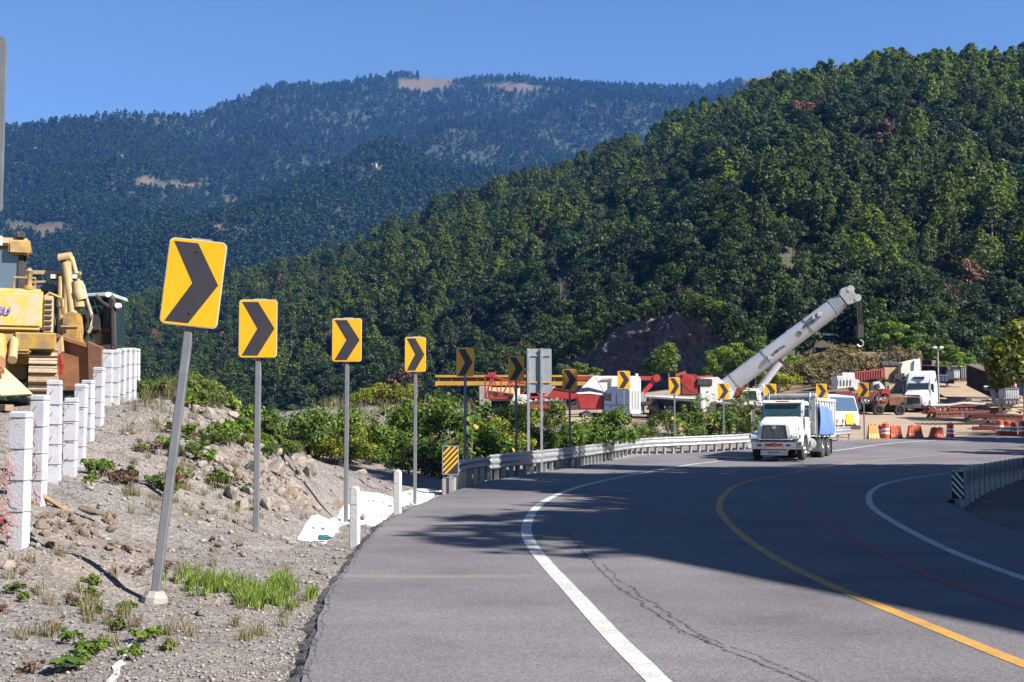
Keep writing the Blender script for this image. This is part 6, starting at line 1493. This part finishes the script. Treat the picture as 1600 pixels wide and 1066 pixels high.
    MB().tube([S.q(*a) for a in ((150,462),(162,474),(176,482))], .05, 6).tube([S.q(*a) for a in ((171,462),(177,470),(178,540))], .07, 6).build('guard_bar', m_dark, S.t)
    for px, py in ((170, 461), (185, 478)):
        c = S.q(px, py); MB().lathe([(.02, -.10), (.07, -.09), (.08, .03), (.02, .04)], (c.x, .0, c.z), 'y', 12).build('work_lamp', m_lens, S.t, smooth=40)
    S.pr('seat', [(141,515),(143,492),(153,490),(155,515)], .1, .22, m_dark, .0)
    # undercarriage glimpses
    S.pr('undercarriage', [(40,600),(40,545),(150,545),(150,608),(40,612)], .5, 3.2, m_dark, .05)
    for k in range(4): S.bar('track_shoe', (120+k*1.0, 543+k*3.5), (133, 543+k*3.5), .3, m_shoe, -.2, .05)
    for poly, m_ in (([(88,545),(94,540),(95,566),(89,562)], m_red), ([(102,585),(104,558),(112,556),(114,572),(110,588)], m_red), ([(82,540),(92,530),(103,542),(104,600),(92,604),(84,588)], mat('grey tyre tread', (.16,.165,.17), .9, var=.3, vs=8, bump=.5)), ([(100,545),(112,528),(114,552),(104,560)], m_tanyel), ([(66,606),(70,545),(78,545),(80,606)], m_tanyel)):
        S.pr('linkage', poly, -.75, -.64, m_, .01)
dozer_b()
# ================================================================== YARD
def barrier(px, y0, y1, w_px, Y, m_, label, lean=0, tilt=0):
    a_, b_ = at(px, y0, Y), at(px, y1, Y); H = a_.z-b_.z; Wd = w_px*Y/FPX; g = b_.z
    t = thing('plastic_barrier', label, 'barrier', (a_.x, Y, g), R(random.uniform(-6, 6)))
    pr = [(-.30, 0), (-.30, .14*H), (-.17, .42*H), (-.10, H), (.10, H), (.17, .42*H), (.30, .14*H), (.30, 0)]
    secs = [[(x, y, z) for y, z in pr] for x in (-Wd/2, -Wd/2+.08)]
    b = MB(); tpx = lambda x, z: x*(1-.22*z/H)+lean*z
    for x in np.linspace(-Wd/2, Wd/2, 9):
        b_ok = True
    b.loft([[(tpx(x, z), y*(.94 if k % 2 else 1.0), z) for y, z in pr] for k, x in enumerate(np.linspace(-Wd/2, Wd/2, 9))])
    b.build('body', m_, t, bevel=.015)
    c = MB()
    for x in (-Wd*.22, Wd*.22): c.lathe([(.05, 0), (.05, .04), (.02, .05)], (x*.8+lean*H, 0, H), 'z', 8)
    c.build('filler_cap', m_dark, t)
    for x in (-Wd*.25, Wd*.25): MB().bb(x-.09, x+.09, -.32, -.25, 0, .10).build('fork_slot', m_dark, t)
    return t
barrier(1364, 664, 688, 18, 80.5, m_lorange, 'faded light orange plastic barrier at the yard entrance')
barrier(1399, 666, 686, 19, 81, m_orange, 'red orange plastic barrier right of the two drums')
barrier(1429, 665, 686, 24, 81.5, m_orange, 'wide plastic barrier in the shade, third of the row')
barrier(1462, 668, 686, 22, 81.8, m_orange, 'small plastic barrier in the shade before the single drum', .12)
def drum(px, y0, y1, Y, label):
    a_, b_ = at(px, y0, Y), at(px, y1, Y); H = a_.z-b_.z; r_ = H*.24
    t = thing('traffic_drum', label, 'traffic drum', (a_.x, Y, b_.z))
    MB().lathe([(.02, 0), (r_*1.35, 0), (r_*1.35, .05), (r_*1.05, .06), (r_*1.05, H*.25), (r_*.98, H*.26), (r_*.98, H*.47), (r_*.92, H*.48), (r_*.92, H*.70), (r_*.84, H*.71), (r_*.84, H*.90), (r_*.5, H*.94), (.02, H*.95)], (0, 0, 0), 'z', 20).build('body', m_orange, t, smooth=30)
    for z0, z1, r0 in ((.30, .42, .985), (.53, .64, .925)): MB().lathe([(r_*r0+.004, H*z0), (r_*r0+.004, H*z1)], (0, 0, 0), 'z', 20).build('reflective_band', m_reflw, t, smooth=30)
    MB().tube([(-.09, 0, H*.93), (-.08, 0, H), (.08, 0, H), (.09, 0, H*.93)], .02, 6).build('handle', m_orange, t)
drum(1376.5, 663, 686, 81.5, 'orange and white drum behind the light orange barrier'); drum(1383.5, 660, 686, 81, 'taller orange and white drum between the two front barriers'); drum(1484.5, 660, 686, 82, 'single dark orange drum standing in the road shade')
for px, y0 in ((1562, 655), (1574, 656), (1583, 658), (1597, 657)): drum(px, y0, 682, 83.5+(px % 3)*.8, {1562: 'leftmost drum of the shaded group at the right border', 1574: 'second drum of the shaded group at the right border', 1583: 'third drum of the shaded group at the right border', 1597: 'last drum of the shaded group, cut by the right border'}[px])
drum(1586, 598, 606, 100, 'small orange drum on top of the white generator')
for px, lab in ((1308.5, 'left one of two small orange cones under the crane cab'), (1317.5, 'right one of two small orange cones under the crane cab')):
    Y = 83; a_, b_ = at(px, 655, Y), at(px, 671, Y); H = a_.z-b_.z
    t = thing('traffic_cone', lab, 'traffic cone', b_)
    MB().lathe([(.02, 0), (.20, 0), (.20, .04), (.14, .05), (.04, H), (.01, H)], (0, 0, 0), 'z', 14).build('body', m_orange, t, smooth=30); MB().lathe([(.106, H*.42), (.082, H*.66)], (0, 0, 0), 'z', 14).build('reflective_band', m_reflw, t, smooth=30)
# light pole
Y = 135; a_ = at(1465, 544, Y); g = gz1(a_.x, Y)
t = thing('light_pole', 'thin pole with two floodlights at the back of the yard', 'street lamp', (a_.x, Y, g)); H = a_.z-g
MB().tube([(0, 0, -.3), (0, 0, H)], .10, 8, .07).build('pole', m_alu, t, smooth=50); MB().beam((-.4, 0, H), (.4, 0, H), .08).build('cross_arm', m_alu, t)
for s in (-1, 1): MB().box(s*.34, -.12, H+.05, .40, .3, .26, Matrix.Rotation(0, 4, 'X')).build('floodlight', m_white, t, bevel=.03)
# brown plate girder stored in the yard
def girder(name, label, a, b, h, wf, m_, nst):
    A, B = Vector(a), Vector(b); o0 = A.copy(); o0.z = min(A.z, B.z)-h; d = (B-A); L_ = d.length
    t = thing(name, label, 'girder', o0); q = (B-A).normalized(); ang = math.atan2(q.y, q.x)
    M_ = Matrix.Translation(A-o0) @ Matrix.Rotation(ang, 4, 'Z') @ Matrix.Rotation(-math.asin(q.z), 4, 'Y')
    MB().bb(0, L_, -wf/2, wf/2, -.10, 0).xf(M_).build('top_flange', m_, t); MB().bb(0, L_, -.04, .04, -h+.1, -.1).xf(M_).build('web', m_, t); MB().bb(0, L_, -wf/2, wf/2, -h, -h+.1).xf(M_).build('bottom_flange', m_, t)
    for k in range(nst+1): MB().bb(L_*k/nst-.03, L_*k/nst+.03, -wf*.42, wf*.42, -h+.1, -.1).xf(M_).build('stiffener', m_, t)
    return t
girder('plate_girder', 'tall brown weathered plate girder standing on edge at the right of the yard', at(1518, 569, 150), at(1581, 591, 122), 2.5, 1.3, m_brownst, 9)
girder('plate_girder', 'dark brown girder lying at the back of the yard left of the light pole', at(1432, 561, 168), at(1459, 563, 166), 2.2, 1.0, m_brownst, 4)
girder('plate_girder', 'brown girder beyond the highway tractor right of the crane turret', at(1430, 570, 158), at(1486, 573, 150), 2.0, 1.0, m_brownst, 6)
girder('plate_girder', 'grey girder stacked behind the tall brown one', at(1542, 569, 152), at(1584, 582, 138), 1.6, 1.0, m_grey, 5)
def crate(name, label, cat, px0, py0, px1, py1, Y, dep, m_, lines=0):
    a_, b_ = at(px0, py0, Y), at(px1, py1, Y); t = thing(name, label, cat, ((a_.x+b_.x)/2, Y, b_.z), R(random.uniform(-8, 8))); w, h = b_.x-a_.x, a_.z-b_.z
    MB().bb(-w/2, w/2, 0, dep, 0, h).build('body', m_, t, bevel=.04)
    for k in range(lines): MB().bb(-w/2+w*(k+.5)/lines-.05, -w/2+w*(k+.5)/lines+.05, -.05, 0, .1, h-.1).build('rib', m_, t)
    MB().bb(-w/2-.04, w/2+.04, -.06, dep+.05, h, h+.08).build('lid', m_grey, t)
    return t
crate('container', 'dark container at the end of the yard track', 'container', 1486, 573, 1496, 594, 150, 3, m_dark, 4)
crate('container', 'white container with red marks between the dark ones', 'container', 1490, 579, 1500, 592, 143, 2, m_white, 4)
crate('container', 'dark grey container below the bright trees', 'container', 1501, 574, 1515, 592, 152, 5, m_grey, 5)
crate('water_tank', 'slate blue steel tray right of the highway tractor', 'tray', 1464, 587, 1480, 597, 138, 2.5, m_blue, 3)
crate('generator', 'white generator box with grilles by the tall brown girder', 'generator', 1571, 608, 1592, 624, 101, 2, m_white, 6)
crate('tool_box', 'low grey machinery box in front of the white generator', 'machine', 1569, 624, 1593, 632, 99, 1.5, m_grey, 4)
# blue tarpaulin
S = Side('tarpaulin', 'bright blue tarpaulin hanging at the right border', 'tarpaulin', 1597, 618, 104, False)
S.pr('sheet', [(1588,617),(1589,592),(1593,590),(1597,594),(1604,590),(1612,592),(1612,620),(1600,619)], -.4, .4, m_tarp, .08); S.bar('pole', (1595.5,586), (1595.5,624), .1, m_dark, -.5)
# bent grey pipe and small yellow machine
S = Side('bent_pipe', 'bent grey discharge pipe in front of the tall brown girder', 'pipe', 1552, 630, 104, False)
MB().tube([S.q(*a) for a in ((1537,606),(1546,607),(1551,612),(1553,622),(1555,630))], .2, 10).build('tube', m_alu, S.t, smooth=50); S.bar('tray', (1536,607), (1552,605), .7, m_dark, 0, .2)
S = Side('compactor', 'small yellow machine at the foot of the tall brown girder', 'machine', 1564, 622, 106, False)
S.pr('housing', [(1558,615),(1560,612),(1566,612),(1569,620),(1566,623)], -.5, .5, m_yel, .05); S.bar('handle', (1560,613), (1556,607), .08, m_dark)
# rusty truss sections lying in front
def truss(name, label, x0, x1, yt0, yt1, h_px, Y, m_, n, dep=2.2, dz=0):
    S = Side(name, label, 'truss', (x0+x1)/2, yt1+h_px, Y, False)
    for dy in (0, dep):
        S.bar('chord', (x0, yt0), (x1, yt1), .18, m_, dy, .16); S.bar('chord', (x0, yt0+h_px), (x1, yt1+h_px), .18, m_, dy, .16)
        for k in range(n):
            f0, f1 = k/n, (k+1)/n; S.bar('web_plate', (x0+(x1-x0)*(f0+.15/n), yt0+(yt1-yt0)*f0+h_px*.5), (x0+(x1-x0)*(f1-.15/n), yt0+(yt1-yt0)*f1+h_px*.5), .06, m_redfade if k % 2 else m_, dy, h_px*.55*Y/FPX)
            S.bar('brace', (x0+(x1-x0)*f0, yt0+(yt1-yt0)*f0), (x0+(x1-x0)*f1, yt0+(yt1-yt0)*f1+h_px), .08, m_, dy+.05)
    for k in range(n+1):
        f0 = k/n; p = S.q(x0+(x1-x0)*f0, yt0+(yt1-yt0)*f0); MB().beam(p, p+Vector((0, dep, 0)), .14).build('cross_beam', m_, S.t)
    return S
truss('steel_truss', 'long dark red steel truss lying right of the highway tractor', 1454, 1536, 635, 634, 10, 104, m_dred, 11)
truss('steel_truss', 'rusty lower truss lying in front of the long dark red one', 1462, 1545, 645, 643, 6, 99, m_rust, 10)
truss('steel_truss', 'dark red truss end in the shade above the drums', 1553, 1610, 649, 650, 9, 92, m_dred, 6)
S = Side('trestle', 'pale triangular timber frame on the trusses at the right', 'frame', 1582, 646, 100, False)
for a, b in (((1563,631),(1598,633)), ((1563,633),(1595,645)), ((1563,645),(1598,645)), ((1563,631),(1563,646))): S.bar('beam', a, b, .18, mat('pale timber', (.42,.36,.27), .85), 0, .2)
S = Side('sheet_pile', 'long thin pale sheet resting across the dark red truss', 'sheet', 1500, 633, 102, False)
MB().tube([S.q(*a) for a in ((1454,634),(1485,633),(1505,630),(1545,632),(1575,629))], .10, 6).build('sheet', mat('pale steel sheet', (.4,.38,.35), .6), S.t)
# dark scrap heap at the right
m_scrap = mat('dark scrap', (.05, .035, .03), .8, var=.4, vs=3, col2=(.12, .05, .035))
for k in range(26):
    px = random.uniform(1533, 1600); py = random.uniform(648, 672); Y = 90-(py-648)*.18; p = at(px, py, Y)
    b = MB().beam((-random.uniform(.5, 1.4), 0, 0), (random.uniform(.5, 1.4), random.uniform(-.4, .4), random.uniform(-.15, .15)), random.uniform(.15, .4), random.uniform(.12, .35)).build('scrap_steel', m_scrap if k % 4 else m_dred, None, bevel=.01)
    b.location = p; b.rotation_euler = (0, 0, random.uniform(-.5, .5)); tag(b, 'dark rusty steel beam in the shaded scrap heap behind the drums', 'beam', 'scrap beams in the shaded heap')
for k in range(40):
    if k < 24: px, py = random.uniform(1505, 1560), random.uniform(600, 622); Y = 118-(py-600)*.6
    else: px, py = random.uniform(1462, 1480), random.uniform(606, 618); Y = 120
    p = at(px, py, Y); p.z = gz1(p.x, Y)+.12
    b = MB().beam((-random.uniform(.4, 1.1), 0, 0), (random.uniform(.4, 1.1), random.uniform(-.2, .2), random.uniform(-.1, .1)), random.uniform(.06, .18)).build('timber_offcut', m_wood if k % 3 else m_rust); b.location = p; b.rotation_euler = (0, 0, random.uniform(-1, 1)); tag(b, 'brown timber offcut strewn beside the tall brown girder' if k < 24 else 'timber scrap strewn beside the highway tractor', 'plank', 'offcuts beside the girder' if k < 24 else 'offcuts beside the tractor')
# low concrete wall behind the guardrail
Y = 84; S = Side('concrete_kerb', 'low weathered concrete wall behind the guardrail below the crane wheels', 'wall', 1000, 684, Y, False)
S.pr('wall', [(975,684),(975,656),(1060,657),(1060,684)], -.3, .3, mat('brown stained concrete', (.20,.15,.11), .9, var=.3, vs=1.5, bump=.5), .03)
S.pr('coping', [(960,690),(962,683),(1125,683),(1125,690)], -.6, .5, m_conc, .04)
# far houses on the mountain
for i, (px, py, w, lab) in enumerate(((585, 262, 9, 'tiny white house on the mountain slope left of the wooded hill'), (56, 236, 8, 'tiny pale houses high on the left mountain slope'), (570, 155, 4, 'tiny white hut below the mountain clearing'), (507, 391, 8, 'tiny white roofed hut on the crest of the near hill'))):
    Yh = 640 if i == 3 else 1900
    # stand it on the slope
    d = ray(px, py); best = None
    for Y in np.arange(500, 3000, 8.):
        X = d[0]*Y/d[1]; Z = CAMZ+d[2]*Y/d[1]; tcol = np.array([(px-0.)]); 
        if i == 3:
            hp_ = hill_point(np.array([float(px)]), np.array([(Y-interp_s(float(px), HX, HBZ))/(interp_s(float(px), HX, HCZ)-interp_s(float(px), HX, HBZ))]))
        else:
            hp_ = mount_point(np.array([float(px)]), np.array([(Y-950)/(interp_s(float(px), MX, MZ)-950)]))
        if hp_[2][0] > Z-1: best = (float(X), float(Y), float(Z)); break
    if not best: continue
    W0 = w*best[1]/FPX; t = thing('house', lab, 'house', (best[0], best[1], best[2]+2))
    MB().bb(-W0/2, W0/2, -W0*.3, W0*.3, -4, W0*.35).build('wall', m_white, t); MB().prism([(-W0*.34, W0*.35), (0, W0*.55), (W0*.34, W0*.35)], 'x', -W0*.54, W0*.54).build('roof', m_grey, t)
for k in range(34):
    px, py = random.uniform(1500, 1600), random.uniform(622, 650); Y = 112-(py-622)*.45; p = at(px, py, Y)
    b = MB().beam((-random.uniform(.6, 2.0), 0, 0), (random.uniform(.6, 2.0), random.uniform(-.5, .5), random.uniform(-.1, .2)), random.uniform(.1, .3), random.uniform(.08, .3)).build('scrap_steel', [m_rust, m_dred, m_brownst, m_grey, m_wood][k % 5], bevel=.008)
    b.location = p; b.rotation_euler = (0, 0, random.uniform(-.7, .7)); tag(b, 'rusty beam among the clutter between the trusses and the tall girder', 'beam', 'clutter of beams in the yard')
# ================================================================== HAZE
def haze():
    m = bpy.data.materials.new('haze'); m.use_nodes = True; n = m.node_tree; n.nodes.clear()
    v = n.nodes.new('ShaderNodeVolumePrincipled'); o = n.nodes.new('ShaderNodeOutputMaterial')
    v.inputs['Color'].default_value = (.10, .34, 1, 1); v.inputs['Density'].default_value = HAZE_D; v.inputs['Anisotropy'].default_value = .1
    n.links.new(v.outputs[0], o.inputs['Volume'])
    b = MB().bb(-5200, 5200, -700, 6500, -1500, 1150)
    return tag(b.build('haze', m), 'thin bluish haze filling the air over the valley', 'haze', kind='stuff')
HAZE_D = 0.00008
haze()
